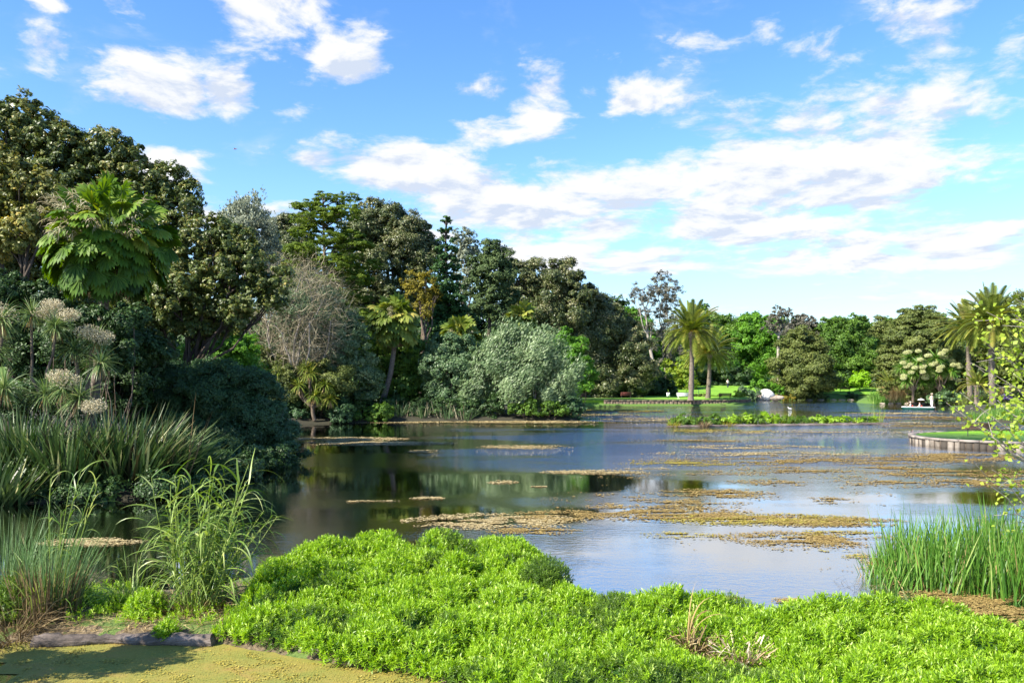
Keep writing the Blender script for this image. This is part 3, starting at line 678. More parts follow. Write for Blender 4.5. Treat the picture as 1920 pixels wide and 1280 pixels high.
def cordyline(label, base, heads, Rr, flowers=(), mat='cordy', group=None, n=110, w=.05, tr=.07, name='cabbage_palm', dead=True, droop=1.0, fl=.4, flmat='cream'):
    t0 = thing(name, label, 'palm-like tree', base, group); g = Geo(); tg = Geo(); dg = Geo()
    H = np.array(heads); fk = np.asarray(base, float) + (H.mean(0) - np.asarray(base)) * .35
    tube(tg, curve(base, fk, 5, .05), tr * 1.3, 7)
    for h in H:
        sword_head(g, h, Rr * rng.uniform(.9, 1.1), n, w, droop)
        tube(tg, curve(fk, h, 8, .06, .015), np.linspace(tr, tr * .75, 8), 7)
        if dead:
            m_ = 26; a = rng.uniform(0, 6.28, m_); ribbons(dg, np.repeat(h[None], m_, 0), np.c_[np.cos(a) * .5, np.sin(a) * .5, np.full(m_, -1.)], Rr * rng.uniform(.5, .9, m_), w * .8, .5, 3)
    part(t0, 'leaf_heads', g, M[mat]); part(t0, 'trunk', tg, M['bark'], True)
    if dead: part(t0, 'dead_leaves', dg, M['tan'])
    if len(flowers):
        fg = Geo()
        for f in flowers:
            n_ = 700 if Rr < 1.4 else 900; q = rdir(n_) * rng.random((n_, 1)) ** .5 * fl * (Rr / .6 if Rr < 1.4 else 1.6) * np.array([1.2, 1.2, .75])
            leaves(fg, np.asarray(f) + q, rdir(n_), rdir(n_), .035 * Rr / .6 + .012, .022 * Rr / .6 + .01, rng.random(n_))
            m_ = 40; ribbons(fg, np.repeat(np.asarray(f)[None] - [0, 0, fl * .6], m_, 0), rdir(m_) * [1, 1, .5] + [0, 0, .9], fl * Rr / .6 * 1.3, .012, .4, 3)
        part(t0, 'flower_plumes', fg, M[flmat])
    return t0

def clump(name, label, cat, base, rad, n, Lr, W, mat, lean=.5, droop=.8, seg=5, bias=(0, 0), group=None, prof=blade, extra=None, low_dead=0, t0=None, pn='blades', ry=None, wob=0.0, kind=None, out=1.0):
    a = rng.uniform(0, 6.28, n); r_ = np.sqrt(rng.random(n)) * rad; X = base[0] + np.cos(a) * r_; Y = base[1] + np.sin(a) * r_ * (ry or 1.0)
    Z = np.maximum(ground_z(X, Y), -.05); D = np.c_[np.cos(a) * lean * out * (r_ / rad * .7 + .3) + bias[0] + rng.normal(0, lean * .35, n), np.sin(a) * lean * out * (r_ / rad * .7 + .3) + bias[1] + rng.normal(0, lean * .35, n), np.ones(n)]
    g = ribbons(Geo(), np.c_[X, Y, Z], D, rng.uniform(Lr[0], Lr[1], n), rng.uniform(.7, 1.2, n) * W, rng.uniform(.3, 1.6, n) * droop, seg, prof=prof, c=np.clip(rng.normal(.45, .24, n), 0, 1), wob=wob)
    if t0 is None:
        t0 = thing(name, label, cat, (base[0], base[1], 0), group)
        if kind: t0['kind'] = kind
    part(t0, pn, g, M[mat])
    return t0

# ================================================================== FAR TREES
tree('broadleaf_tree', 'fresh green tree just right of the dark fig hill, behind the bare twin-topped tree', 'tree', 168, 1195, [(1180, 598, 22), (1200, 615, 28), (1212, 650, 28), (1190, 640, 28), (1222, 690, 24), (1170, 620, 20)], 'bright', tr=.4)
tree('broadleaf_tree', 'green tree rising directly behind the left pair of date palms', 'tree', 172, 1330, [(1325, 600, 26), (1355, 622, 30), (1300, 640, 36), (1345, 660, 44), (1290, 690, 38), (1380, 640, 28), (1320, 712, 40), (1365, 705, 40)], 'green')
tree('broadleaf_tree', 'bright green tree right of the date palm pair with a leafy rounded top', 'tree', 170, 1420, [(1408, 612, 26), (1430, 622, 30), (1395, 640, 34), (1425, 665, 40), (1390, 690, 40), (1450, 650, 28), (1400, 725, 36)], 'bright')
tree('sparse_tree', 'thin grey-brown tree with pale bare branches poking above the green crowns', 'tree', 152, 1462, [(1462, 594, 20), (1452, 606, 16), (1478, 600, 16), (1468, 618, 18), (1440, 615, 14)], 'greybrown', bark='bark_pale', tr=.3, gaps=.45, lai=1.2, fill=0, fork=.75)
tree('broadleaf_tree', 'brown-tinged tree behind the olive cone-shaped tree', 'tree', 163, 1512, [(1510, 612, 22), (1492, 620, 18), (1530, 625, 20), (1515, 645, 30)], 'greybrown', gaps=.1)
tree('broadleaf_tree', 'deep green dense tree behind the lime green small tree', 'tree', 160, 1585, [(1558, 617, 24), (1585, 625, 32), (1605, 612, 20), (1570, 660, 42), (1615, 665, 36), (1590, 700, 46), (1635, 700, 36), (1560, 715, 36)], 'green', lai=2.4)
tree('broadleaf_tree', 'dull olive tree between the deep green tree and the big rounded cypress', 'tree', 168, 1648, [(1640, 622, 26), (1625, 645, 30), (1655, 650, 30), (1640, 690, 40), (1670, 700, 30)], 'olive')
tree('rounded_tree', 'olive brown cone-shaped tree standing right of the white rock', 'tree', 144, 1498, [(1502, 640, 26), (1490, 662, 34), (1518, 670, 36), (1482, 695, 36), (1520, 705, 44), (1545, 715, 26), (1475, 725, 26), (1505, 735, 30)], 'olive', lai=2.6, sub=.36, flat=.6)
tree('rounded_cypress', 'large dark olive tree with a wide rounded crown in front of the sky at right', 'tree', 134, 1722, [(1722, 597, 26), (1705, 612, 32), (1745, 610, 32), (1692, 640, 40), (1725, 645, 46), (1760, 642, 36), (1680, 675, 34), (1725, 690, 50), (1775, 680, 34), (1662, 700, 22)], 'olive', lai=2.8, sub=.26, flat=.45, smax=2.2)
tree('broadleaf_tree', 'olive tree behind the right pair of date palms', 'tree', 138, 1895, [(1880, 600, 36), (1915, 590, 36), (1900, 645, 50), (1865, 680, 45), (1935, 650, 50), (1900, 710, 45)], 'olive')
tree('broadleaf_tree', 'dark shaded tree filling the gap below the right date palm crowns', 'tree', 146, 1815, [(1800, 660, 36), (1830, 690, 40), (1790, 705, 40), (1820, 640, 26), (1850, 715, 34)], 'dark')
tree('broadleaf_tree', 'pale green low tree seen beneath the left date palm fronds', 'tree', 150, 1275, [(1272, 695, 26), (1285, 712, 22), (1262, 720, 22), (1290, 730, 18)], 'yellowgreen', gaps=.25, lai=1.6)
for k, (lab, bl) in enumerate([
    ('dark shaded shrub at the back edge of the far lawn, left of the white bench', [(1200, 722, 26), (1230, 725, 26), (1175, 730, 18), (1250, 730, 18)]),
    ('dark shaded shrub behind the standing walker', [(1320, 712, 30), (1350, 715, 28), (1385, 716, 24), (1300, 728, 16)]),
    ('long dark hedge behind the dark bench on the back lawn', [(1545, 715, 22), (1575, 716, 24), (1600, 718, 22), (1635, 716, 22)])]):
    shrub('shrub', lab, 158 if k else 141, bl, 'dark', lai=2.6)  # shade beneath the far trees is put into the dark leaf colour
# distant wood, one mass
g = Geo(); bl = []
for px in np.arange(1090, 2080, 26):
    top = 612 + 14 * math.sin(px * .021) + rng.uniform(-10, 10)
    for r_, py in ((24, top + 20), (34, top + 50), (42, top + 85)): bl.append(B(px + rng.uniform(-8, 8), py, r_, 205, rng.uniform(-4, 8)))
o = mk('distant_wood', crown(g, bl, .75, lai=1.7), M['green']); tag(o, 'distant line of green woodland closing the view behind the lake', 'woodland', kind='stuff')
g = Geo(); bl = []
for px in np.arange(-700, 1150, 46):
    top = 560 + 20 * math.sin(px * .017)
    for r_, py in ((44, top + 40), (60, top + 95)): bl.append(B(px, py, r_, 170, rng.uniform(-4, 8)))
o = mk('distant_wood', crown(g, bl, .9, lai=1.6), M['dark']); tag(o, 'dark woodland filling behind the left bank trees', 'woodland', kind='stuff')

# twin bare-topped tree
def sparse(label, d, base_px, pts, leafb, name='sparse_tree', mat='greybrown', **kw):
    return tree(name, label, 'tree', d, base_px, leafb, mat, bark='bark_pale', tr=.32, gaps=.3, lai=.8, fill=0, sub=.34, L=.3, W=.12, fork=.6, cull=.3, **kw)
sparse('tall thin grey tree with a leaning trunk, left one of the sparse pair', 150, 1232, None, [(1205, 550, 20), (1196, 562, 14), (1214, 572, 14), (1208, 590, 12), (1220, 615, 12)])
sparse('tall thin grey tree with the highest top of the sparse pair', 153, 1246, None, [(1240, 528, 18), (1256, 545, 20), (1236, 555, 16), (1262, 572, 20), (1244, 590, 18), (1256, 618, 24), (1240, 645, 22), (1262, 660, 22), (1246, 690, 22)])

# fig hill
tree('fig_tree', 'dark spreading fig tree on the right slope of the wooded hill above the lawn', 'tree', 130, 1130,
     [(1112, 582, 32), (1140, 600, 34), (1172, 618, 26), (1118, 630, 40), (1152, 645, 44), (1188, 655, 32), (1088, 620, 32), (1120, 690, 50), (1172, 700, 44), (1212, 705, 28), (1080, 680, 44), (1140, 725, 40), (1190, 728, 26), (1095, 720, 34)], 'fig', lai=2.3, tr=.9, sub=.32)
tree('fig_tree', 'broad brownish fig tree at the middle of the wooded hill', 'tree', 127, 1020,
     [(975, 514, 26), (1002, 520, 32), (1052, 522, 34), (1086, 548, 30), (1030, 560, 42), (985, 560, 38), (1070, 585, 42), (1020, 605, 46), (970, 610, 40), (1060, 640, 46), (1105, 560, 12)], 'fig', lai=2.3, tr=.9, sub=.32)
tree('pine_tree', 'dark narrow-trunked tree with a rounded top left of the brownish fig', 'tree', 110, 905,
     [(922, 478, 26), (942, 492, 24), (900, 500, 22), (925, 512, 30), (950, 528, 24), (895, 535, 22), (928, 552, 28), (958, 560, 18), (905, 575, 22), (940, 590, 22)], 'pine', lai=1.9, gaps=.12, tr=.45, sub=.35, spine=True)
tree('grey_tree', 'pale grey-green tree peeping out right of the dark conifer', 'tree', 134, 872, [(868, 448, 20), (880, 470, 22), (866, 490, 24), (884, 515, 22), (872, 545, 24)], 'silvergrey', gaps=.25, lai=1.4)
tree('fig_tree', 'great rounded fig tree with silvery brown highlights painted on its crown at the top of the wooded hill', 'tree', 120, 720,
     [(698, 402, 28), (728, 410, 32), (762, 432, 32), (790, 444, 26), (680, 432, 34), (715, 450, 44), (762, 472, 42), (800, 485, 36), (668, 480, 36), (705, 505, 44), (775, 525, 30), (690, 555, 36), (740, 560, 34), (650, 530, 34), (800, 570, 30), (700, 600, 34)], 'fig', lai=2.2, tr=1.0, sub=.3)
tree('fig_tree', 'dark fig tree half hidden behind the feathery swamp cypress', 'tree', 124, 530, [(528, 430, 24), (556, 438, 34), (515, 455, 24), (540, 475, 44), (500, 500, 40), (560, 520, 44), (510, 550, 44)], 'fig', lai=2.1)
# dark conifer
bl = []
for k in range(13):
    py = 408 + k * 18; r_ = 6 + k * 3.0
    for s_ in (-1, 0, 1): bl.append((837 + s_ * r_ * .62 + rng.uniform(-4, 4), py + abs(s_) * 7 + rng.uniform(-3, 3), r_ * .62, rng.uniform(-1.5, 1.5), .55))
tree('conifer', 'dark green conical conifer rising between the great fig and the pale grey tree', 'tree', 100, 837, bl, 'conifer', lai=2.4, sub=.4, flat=.6, tr=.5, L=.28, up=.5, spine=True)
# feathery swamp cypress
bl = []
rows = [(362, 18, 1), (376, 34, 3), (392, 44, 4), (412, 46, 4), (436, 58, 5), (458, 74, 6), (480, 80, 6), (502, 84, 6), (524, 82, 6), (548, 70, 5), (572, 66, 4), (600, 60, 4), (630, 56, 4)]
for (py, hw, n_) in rows:
    cx = 612 if py < 540 else 612 + (py - 540) * .85
    for k in range(n_):
        o_ = (k - (n_ - 1) / 2) / max(n_ - 1, 1) * 2 * hw * .8
        bl.append((cx + o_ + rng.uniform(-8, 8), py + abs(o_) * .15 + rng.uniform(-9, 9), 20 + hw * .09 + rng.uniform(-4, 6), rng.uniform(-3, 3), .42))
tree('swamp_cypress', 'feathery yellow-green cypress with tiered branches, tallest tree in front of the great fig', 'tree', 102, 608, bl, 'cypress', bark='bark', lai=1.0, sub=.34, flat=.35, tr=.5, L=.22, W=.08, gaps=.1, fill=.05, cull=.2, spine=True, smin=.5)
tree('rust_tree', 'small rusty yellow tree between the fan palm and the dark conifer', 'tree', 97, 790, [(775, 528, 20), (800, 534, 22), (785, 552, 24), (812, 556, 16), (795, 580, 22)], 'rust', bark='bark', gaps=.3, lai=1.2, fill=.1)
tree('silver_tree', 'feathery silver-grey tree with upright shoots behind the magnolia', 'tree', 82, 465, [(462, 402, 30), (440, 420, 26), (486, 424, 26), (465, 445, 40), (430, 455, 32), (492, 465, 30), (470, 490, 44)], 'silvergrey', bark='bark_pale', lai=1.3, gaps=.2, fill=.2, dirb=(.1, 0, 1), dirw=.6, spike=.8, L=.28)

# ================================================================== MID BANK
# pale twiggy tangle
def twiggy(label, d, base_px, cx, cy, rx, ry, n):
    base = np.array([(base_px - 960) / F * d, d, gz((base_px - 960) / F * d, d)]); t0 = thing('bare_tree', label, 'tree', base)
    g = Geo(); C = at(cx, cy, d); Rr = np.array([rx, (rx + ry) * .45, ry]) * d / F
    limbs = []
    for _ in range(16):
        e = C + rdir(1)[0] * Rr * .75; P = curve(base, e, 8, .1, .02, .06); limbs.append(P); tube(g, P, np.linspace(.16, .04, 8), 5, c=.4)
    part(t0, 'trunk', g, M['bark_pale'], True)
    g = Geo(); LP = np.concatenate([p[3:] for p in limbs])
    q = rdir(n) * rng.random((n, 1)) ** .45; S = C + q * Rr
    src = LP[rng.integers(0, len(LP), n)]; k = rng.random(n) < .5; S[k] = src[k] + rng.normal(size=(k.sum(), 3)) * .5
    D = rdir(n) * 1.3 + (S - base) * .07 + np.array([.3, 0, .1])
    ribbons(g, S, D, rng.uniform(.5, 2.1, n), rng.uniform(.015, .05, n), rng.uniform(-.5, 1.3, n), 4, S=rdir(n), prof=lambda p: 1 - .8 * p, wob=.14)
    part(t0, 'twigs', g, M['twig'])
    g = Geo(); crown(g, [(C[0], C[1] + .5, C[2] - .5, *(Rr * .75))], .16, lai=.35, gaps=.3, fill=.6); part(t0, 'foliage', g, M['silverdark'])
twiggy('pale tangled leafless bush of grey-brown twigs right of the magnolia', 78, 555, 560, 590, 105, 110, 9000)
shrub('shrub', 'rough olive shrub below the leafless twig bush', 76.8, [(515, 700, 38), (560, 712, 36), (480, 690, 40), (625, 715, 36), (540, 740, 40), (600, 740, 34)], 'olive', gaps=.15)
shrub('shrub', 'pale green bush left of the leaning fan palm', 80, [(655, 612, 30), (640, 640, 38), (668, 660, 34), (645, 690, 40), (680, 720, 34)], 'silver', gaps=.1, dirb=(.3, 0, 1), dirw=.4)
shrub('shrub', 'leafy green bush behind the trunk of the leaning fan palm', 86, [(690, 655, 32), (710, 690, 34), (740, 680, 34), (775, 670, 34), (760, 715, 40), (800, 700, 30), (700, 735, 36), (745, 755, 30), (800, 745, 30)], 'green', L=.3)
shrub('shrub', 'shaded grey-green bush between the leaning fan palm and the silver bush', 83, [(835, 650, 28), (862, 668, 34), (825, 690, 36), (850, 715, 44), (885, 700, 36), (830, 750, 34), (880, 750, 34)], 'silverdark', dirb=(.4, 0, .8), dirw=.4)
shrub('silver_bush', 'large silvery leaved bush hanging over the water at the end of the bank', 82, [(925, 665, 28), (958, 650, 30), (1000, 655, 26), (1035, 678, 26), (935, 690, 42), (985, 690, 48), (1030, 705, 44), (1050, 722, 26), (960, 735, 44), (1010, 745, 40), (1045, 752, 28), (905, 730, 34), (902, 675, 16), (1078, 700, 14)], 'silver', dirb=(.75, 0, .75), dirw=.65, L=.34, W=.085, lai=1.7, spike=.9, sub=.45, gaps=.2, fill=.35, stem_mat='bark_pale', flat=1.2)
shrub('shrub', 'yellow-green bush just behind and right of the silvery bush', 98, [(1052, 640, 24), (1075, 660, 28), (1058, 680, 34), (1092, 700, 28), (1075, 720, 34)], 'bright', gaps=.1)
shrub('shrub', 'low green bush at the waterline under the silvery bush', 79.8, [(968, 770, 14), (995, 766, 17), (1030, 768, 15), (1052, 772, 12)], 'green', L=.2)
shrub('shrub', 'dark rounded bush at the tip of the bank beside open water', 81, [(1072, 758, 18), (1080, 770, 14), (1055, 765, 16)], 'bluedark')
for lab, xs_ in (('dark undergrowth below the leaning fan palm at the waterline', (650, 690, 735)), ('dark undergrowth at the waterline left of the silvery bush', (790, 835, 880, 925))):
    shrub('undergrowth', lab, 79.5, [(x, 766 + rng.uniform(-4, 4), 22, 1.0) for x in xs_], 'dark', cat='undergrowth')
for k_, (pxs, d_) in enumerate((((535, 560, 640), 75.6), ((645, 680, 712), 77.6))):
    shrub('undergrowth', ('dark leafy undergrowth leaning over the inner corner of the mid bank', 'dark leafy undergrowth at the water just left of the fan palm foot')[k_], d_, [(x, 778, 22) for x in pxs], ('bluedark', 'green')[k_], cat='undergrowth')
# flax spikes and pale stems along the waterline
for k, px in enumerate((655, 700, 745, 790, 838, 875)):
    d = 78.9; clump('flax_plant', nth('spk') + ' spiky blue-green plant from the left along the shaded mid bank waterline', 'plant', ((px - 960) / F * d, d + .4), .6, 60, (1.0, 1.9), .09, 'silverdark', lean=.8, droop=.5, group='spiky plants along the shaded mid bank')
g = Geo(); n = 160; X = rng.uniform(-16, -4, n); Y = 78.9 + rng.uniform(0, .8, n)
ribbons(g, np.c_[X, Y, np.zeros(n)], np.c_[rng.normal(0, .2, n), rng.normal(0, .1, n), np.ones(n)], rng.uniform(.6, 2.2, n), .06, .1, 3, prof=strap)
o = mk('dead_stems', g, M['twig']); tag(o, 'pale dead stems standing in the shade along the mid bank', 'dead stems', kind='stuff')

d = 82; fan_palm('leaning fan palm with shaggy brown skirt on the middle of the bank', [(708 - 960) / F * d, d, .4], at(740, 604, d), 1.3, 80, 'fan_olive', 1.9, 14, 60, 4, .22, -.85, curve_b=.06)
fan_palm('short fan palm partly hidden behind the shaded grey-green bush', [(868 - 960) / F * 87, 87, .6], at(865, 635, 87), 1.3, 60, 'fan_olive', 1.6, 14, 30, 3, .25, -.7)
fan_palm('small fan palm high on the slope below the brownish fig', [(975 - 960) / F * 106, 106, 1.5], at(976, 600, 106), 1.3, 40, 'fan_olive', 1.4, 12, 12, 0, .3, -.4)
# small cabbage palms at the inner corner of the bank
d = 74.9
cordyline('clump of short cabbage palms at the inner corner of the mid bank', [(590 - 960) / F * d, d, .3], [at(582, 700, d), at(560, 722, d - .4), at(610, 722, d), at(590, 742, d - .6), at(618, 748, d), at(520, 700, d), at(575, 690, d + .5)], 1.25, n=80, w=.12, tr=.14, droop=1.5, mat='fan_olive')
shrub('shrub', 'dark shaded bush behind the short cabbage palms', 77.5, [(540, 740, 44), (590, 730, 40), (640, 745, 34), (620, 770, 24), (560, 770, 26)], 'dark')

# ================================================================== LEFT BANK
d = 54
tree('magnolia_tree', 'tall dark magnolia-like tree with glossy leaves filling the upper left corner', 'tree', d, 30,
     [(38, 222, 42), (0, 262, 60), (75, 268, 56), (130, 288, 50), (165, 300, 40), (212, 288, 42), (248, 290, 24), (235, 322, 42), (30, 330, 70), (120, 345, 60), (190, 360, 60), (312, 350, 44), (350, 372, 28), (335, 400, 40), (270, 385, 50), (-60, 330, 90), (40, 420, 80), (130, 430, 70), (210, 450, 70), (290, 450, 55), (340, 450, 30), (-60, 450, 90), (60, 510, 60), (180, 530, 70)],
     'magnolia', L=.25, W=.11, lai=1.9, sub=.22, smin=.4, smax=.8, tr=.5, fill=.35)
tree('magnolia_tree', 'smaller magnolia-like tree with yellow backlit sheen painted in at the left edge in front of the tall dark one', 'tree', 46, 20,
     [(20, 325, 40), (60, 350, 36), (95, 372, 26), (0, 380, 50), (60, 410, 40), (-50, 350, 60), (-40, 430, 60), (30, 450, 34), (120, 400, 16)],
     'magnolia_lit', L=.22, W=.10, lai=1.9, sub=.24, smin=.35, smax=.7, tr=.28, fill=.3)
tree('magnolia_tree', 'spreading magnolia-like tree with rusty flecked leaves right of the big fan palm', 'tree', 46, 300,
     [(400, 440, 34), (440, 462, 40), (478, 490, 36), (512, 530, 32), (370, 470, 50), (420, 510, 55), (465, 555, 45), (515, 565, 20), (360, 530, 60), (410, 580, 50), (330, 560, 55), (450, 600, 30), (300, 600, 50), (370, 620, 34), (260, 560, 45)],
     'magnolia', L=.21, W=.10, lai=2.0, sub=.22, smin=.35, smax=.7, tr=.34, fill=.4)
fan_palm('big bright green fan palm with cream flower stalks at left', [(165 - 960) / F * 38.5, 38.5, .6], at(205, 458, 38), 0.86, 160, 'fan', 2.3, 18, 110, 20, .19, -.85, droop=.9, curve_b=.03)
shrub('shrub', 'sunlit bright green shrub below the rusty flecked magnolia', 52, [(400, 655, 46), (440, 660, 40), (370, 690, 44), (430, 695, 46), (465, 720, 40), (340, 700, 40)], 'bright', L=.17)
shrub('shrub', 'shrub mass coloured dark for its shade, leaning over the water at the end of the flax bank', 44, [(300, 720, 55), (350, 740, 60), (420, 735, 55), (480, 745, 50), (380, 790, 70), (450, 800, 66), (510, 800, 46), (330, 820, 56), (420, 840, 46), (525, 830, 28), (480, 845, 34), (250, 760, 60)], 'bluedark', L=.14, W=.05, lai=2.4, dirb=(.5, 0, -.6), dirw=.4)
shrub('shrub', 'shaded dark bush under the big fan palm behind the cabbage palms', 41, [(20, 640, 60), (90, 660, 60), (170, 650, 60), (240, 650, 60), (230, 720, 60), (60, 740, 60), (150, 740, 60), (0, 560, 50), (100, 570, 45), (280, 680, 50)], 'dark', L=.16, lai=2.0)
shrub('shrub', 'low sprawling grey-green bush at the water edge between flax and dark shrubs', 40.8, [(400, 850, 26, -.5, .7), (440, 855, 30, -.5, .7), (480, 862, 24, -.3, .6), (370, 862, 22, -1, .7)], 'silverdark', L=.12)
# dark bush added in place of the skirt and shade under the palm
shrub('shrub', 'added dark bush hiding the foot of the big fan palm', 36.5, [(150, 640, 40), (190, 610, 38), (215, 655, 40), (120, 620, 34), (240, 600, 30)], 'dark', L=.15)
d = 34
cordyline('cabbage palm with two slender trunks and cream flower plumes behind the flax', [(88 - 960) / F * d, d, .4], [at(60, 590, d), at(104, 612, d - .3)], .95, [at(82, 588, d), at(128, 590, d - .3), at(98, 572, d)], n=150, w=.05, tr=.07, fl=.26)
cordyline('leaning cabbage palm with a starry head right of the twin trunked one', [(150 - 960) / F * d, d + .8, .4], [at(188, 682, d), at(140, 655, d + .7), at(182, 640, d + .8)], .95, [at(190, 632, d + .5), at(165, 622, d + .5)], n=150, w=.05, tr=.1, fl=.3)
cordyline('low cabbage palm with cream plumes just above the flax tops', [(112 - 960) / F * 32, 32, .4], [at(120, 728, 32), at(85, 740, 32.4), at(150, 745, 32)], .95, [at(112, 706, 32), at(175, 762, 31.5), at(130, 715, 32)], n=150, w=.05, tr=.06, fl=.28)
cordyline('cabbage palm cut off by the left edge with dark green heads', [(-20 - 960) / F * 33, 33, .4], [at(2, 600, 33), at(-12, 660, 33), at(8, 730, 32), at(-10, 640, 34)], 1.15, [at(-10, 590, 33)], n=150, w=.055, tr=.08)
# flax
def flaxpl(label, px, py, rad, n, Lr, lean, bias=(0, 0)):
    d = wd(py, .1); x = (px - 960) / F * d
    return clump('flax_plant', label, 'plant', (x, d + rad * .6), rad, n, Lr, .10, 'flax', lean=lean * 1.2, droop=.4, bias=bias, seg=3, prof=strap, ry=.8)
flaxpl('tall stiff flax clump at the left edge of the bank', 20, 925, 1.3, 420, (1.9, 3.2), .42)
flaxpl('flax clump between the left edge clump and the big leaning one', 110, 930, 1.2, 360, (1.6, 3.0), .45, (.1, 0))
flaxpl('large flax clump with blades fanning right toward the dark shrubs', 225, 925, 1.5, 520, (1.8, 3.3), .55, (.2, 0))
flaxpl('flax clump at the right end of the row with low leaning blades', 318, 915, 1.1, 320, (1.3, 2.6), .8, (.35, -.1))
flaxpl('lower flax clump spilling over the water at far left', -40, 945, 1.2, 300, (1.3, 2.4), .6)
for k, (px, py, h_) in enumerate(((290, 800, 1.0), (150, 800, .8))):   # flax flower stalks
    pass
g = Geo(); n = 26; d = 31.5; X = np.r_[rng.uniform(-13.6, -12.6, 14), rng.uniform(-18, -13.6, 12)]
ribbons(g, np.c_[X, rng.uniform(30.4, 31.6, n), np.full(n, .3)], np.c_[rng.normal(.15, .15, n), rng.normal(0, .1, n), np.ones(n)], rng.uniform(2.2, 3.8, n), .035, .05, 3, prof=strap, c=.2)
o = mk('flower_stalks', g, M['brown']); tag(o, 'thin brown flower stalks rising out of the flax row', 'flower stalks', kind='stuff')
# undergrowth at the base
g = Geo(); bl = [(x, 29.6 + .4 * math.sin(x), .25, .9, .7, .4) for x in np.arange(-24, -14, 1.0)] + [(-13.2, 30.5, .3, 1, .9, .5), (-12.8, 32, .4, 1, 1, .5), (-12.6, 34, .4, 1, 1.2, .6), (-12.5, 36, .4, 1, 1.2, .6), (-12.2, 38, .4, 1, 1.2, .6), (-11.8, 40, .4, .9, 1.2, .6), (-11.6, 42, .4, .9, 1.2, .6)]
o = mk('undergrowth', crown(g, bl, .12, lai=1.6), M['dark']); tag(o, 'dark leafy undergrowth at the foot of the flax row', 'undergrowth', kind='stuff')

# ================================================================== PALMS AT THE LAWN
date_palm('taller date palm of the pair on the far lawn, trunk nearest the water', [gp(1295, 750, .82)[0], gp(1295, 750, .82)[1], .8], at(1297, 622, wd(750, .82)), 4.7, 110, trunk_r=.31)
p2 = [gp(1332, 747, .82)[0], 125.5, .8]
date_palm('shorter date palm just right of the taller one on the far lawn', p2, at(1331, 662, 125.5), 4.5, 104, trunk_r=.29)
d = 108
date_palm('tall date palm at the right with orange fruit stalks in its crown', [(1862 - 960) / F * d, d, .3], at(1859, 605, d), 4.9, 120, trunk_r=.34)
date_palm('date palm behind and left of the tall right-hand one', [(1820 - 960) / F * 118, 118, .5], at(1816, 618, 118), 4.7, 104, trunk_r=.32)
date_palm('low young palm without visible trunk below the right date palms', [(1832 - 960) / F * 113, 113, .4], at(1832, 722, 113), 2.7, 40, trunk_r=.3, orange=False, lo=-.1)
date_palm('low young palm at the left end of the reed bank', [(1668 - 960) / F * 127, 127, .4], at(1668, 725, 127), 2.9, 40, trunk_r=.3, orange=False, lo=-.1)
# white-flowering cordylines
d = 121
for lab, cx in (('cream flowering cabbage palm group left of centre on the reed bank', 1712), ('cream flowering cabbage palm group nearest the right date palms', 1762)):
    hs_ = [at(cx + dx, py, d + rng.uniform(-1, 1)) for dx, py in ((-20, 690), (-8, 672), (10, 680), (22, 695), (0, 700), (-14, 712), (14, 716))]
    cordyline(lab, [(cx - 960) / F * d, d, .3], hs_, 1.7, [h_ + np.array([rng.uniform(-1.1, 1.1), -1.1, rng.uniform(.2, 1.2)]) for h_ in hs_ for _ in range(3)], n=120, w=.16, tr=.14, fl=.25, flmat='creamwhite', mat='reed')
shrub('shrub', 'olive bush under the cream flowering palms', 123, [(1700, 695, 20), (1735, 692, 20), (1770, 700, 20), (1690, 715, 22), (1740, 722, 22), (1770, 728, 20), (1655, 728, 14), (1800, 735, 18), (1715, 735, 18)], 'olive')
tree('lime_tree', 'small bright lime green round tree on the back lawn', 'tree', 152, 1612, [(1606, 708, 12), (1618, 706, 12), (1612, 716, 13), (1602, 718, 10), (1624, 717, 9)], 'lime', bark='bark', L=.34, tr=.12)
shrub('shrub', 'small dark bush on the water edge of the back lawn', 147.5, [(1598, 740, 7), (1601, 744, 5)], 'dark')
# reed bank on the right far shore
def reedrow(label, name, x0, x1, y0, y1, n, Lr, mat, w=.09, lean=.25, droop=.5, group=None):
    X = rng.uniform(x0, x1, n); Y = rng.uniform(y0, y1, n); Z = np.maximum(ground_z(X, Y), 0)
    g = ribbons(Geo(), np.c_[X, Y, Z], np.c_[rng.normal(0, lean, n), rng.normal(0, lean, n), np.ones(n)], rng.uniform(*Lr, n), w, rng.uniform(0, droop, n), 3, c=np.clip(rng.normal(.5, .22, n), 0, 1))
    o = mk(name, g, M[mat]); tag(o, label, 'reeds', kind='stuff')
reedrow('green reeds along the far right shore', 'reed_bed', 56.5, 69, 124.3, 127.5, 5000, (.5, 1.5), 'reed')
reedrow('dry tan reeds in front of the cream flowering palms', 'dry_reed_bed', 58.5, 64.5, 124.4, 127, 3600, (1.2, 3.2), 'tan')
reedrow('dry tan reeds mixed with green left of the low young palm', 'dry_reed_bed', 68, 76, 118.5, 122, 2200, (.8, 2.6), 'tan')
reedrow('mixed green reeds behind the small lawn patch', 'reed_bed', 66, 84, 114.5, 120, 6000, (.6, 1.9), 'olive', w=.12)
reedrow('green reeds on the marshy shore right of the round lawn', 'reed_bed', 47.2, 60, 74, 84, 5000, (.4, 1.1), 'reed', w=.07)
shrub('shrub', 'grey-green waterside bush just right of the punter', 119, [(1768, 742, 12), (1790, 745, 14), (1812, 744, 14), (1745, 748, 8), (1838, 745, 14)], 'silverdark', gaps=.1)
shrub('shrub', 'purple flowering shrub beside the trunk of the tall right-hand palm', 100, [(1884, 745, 5), (1891, 747, 4)], 'purple')

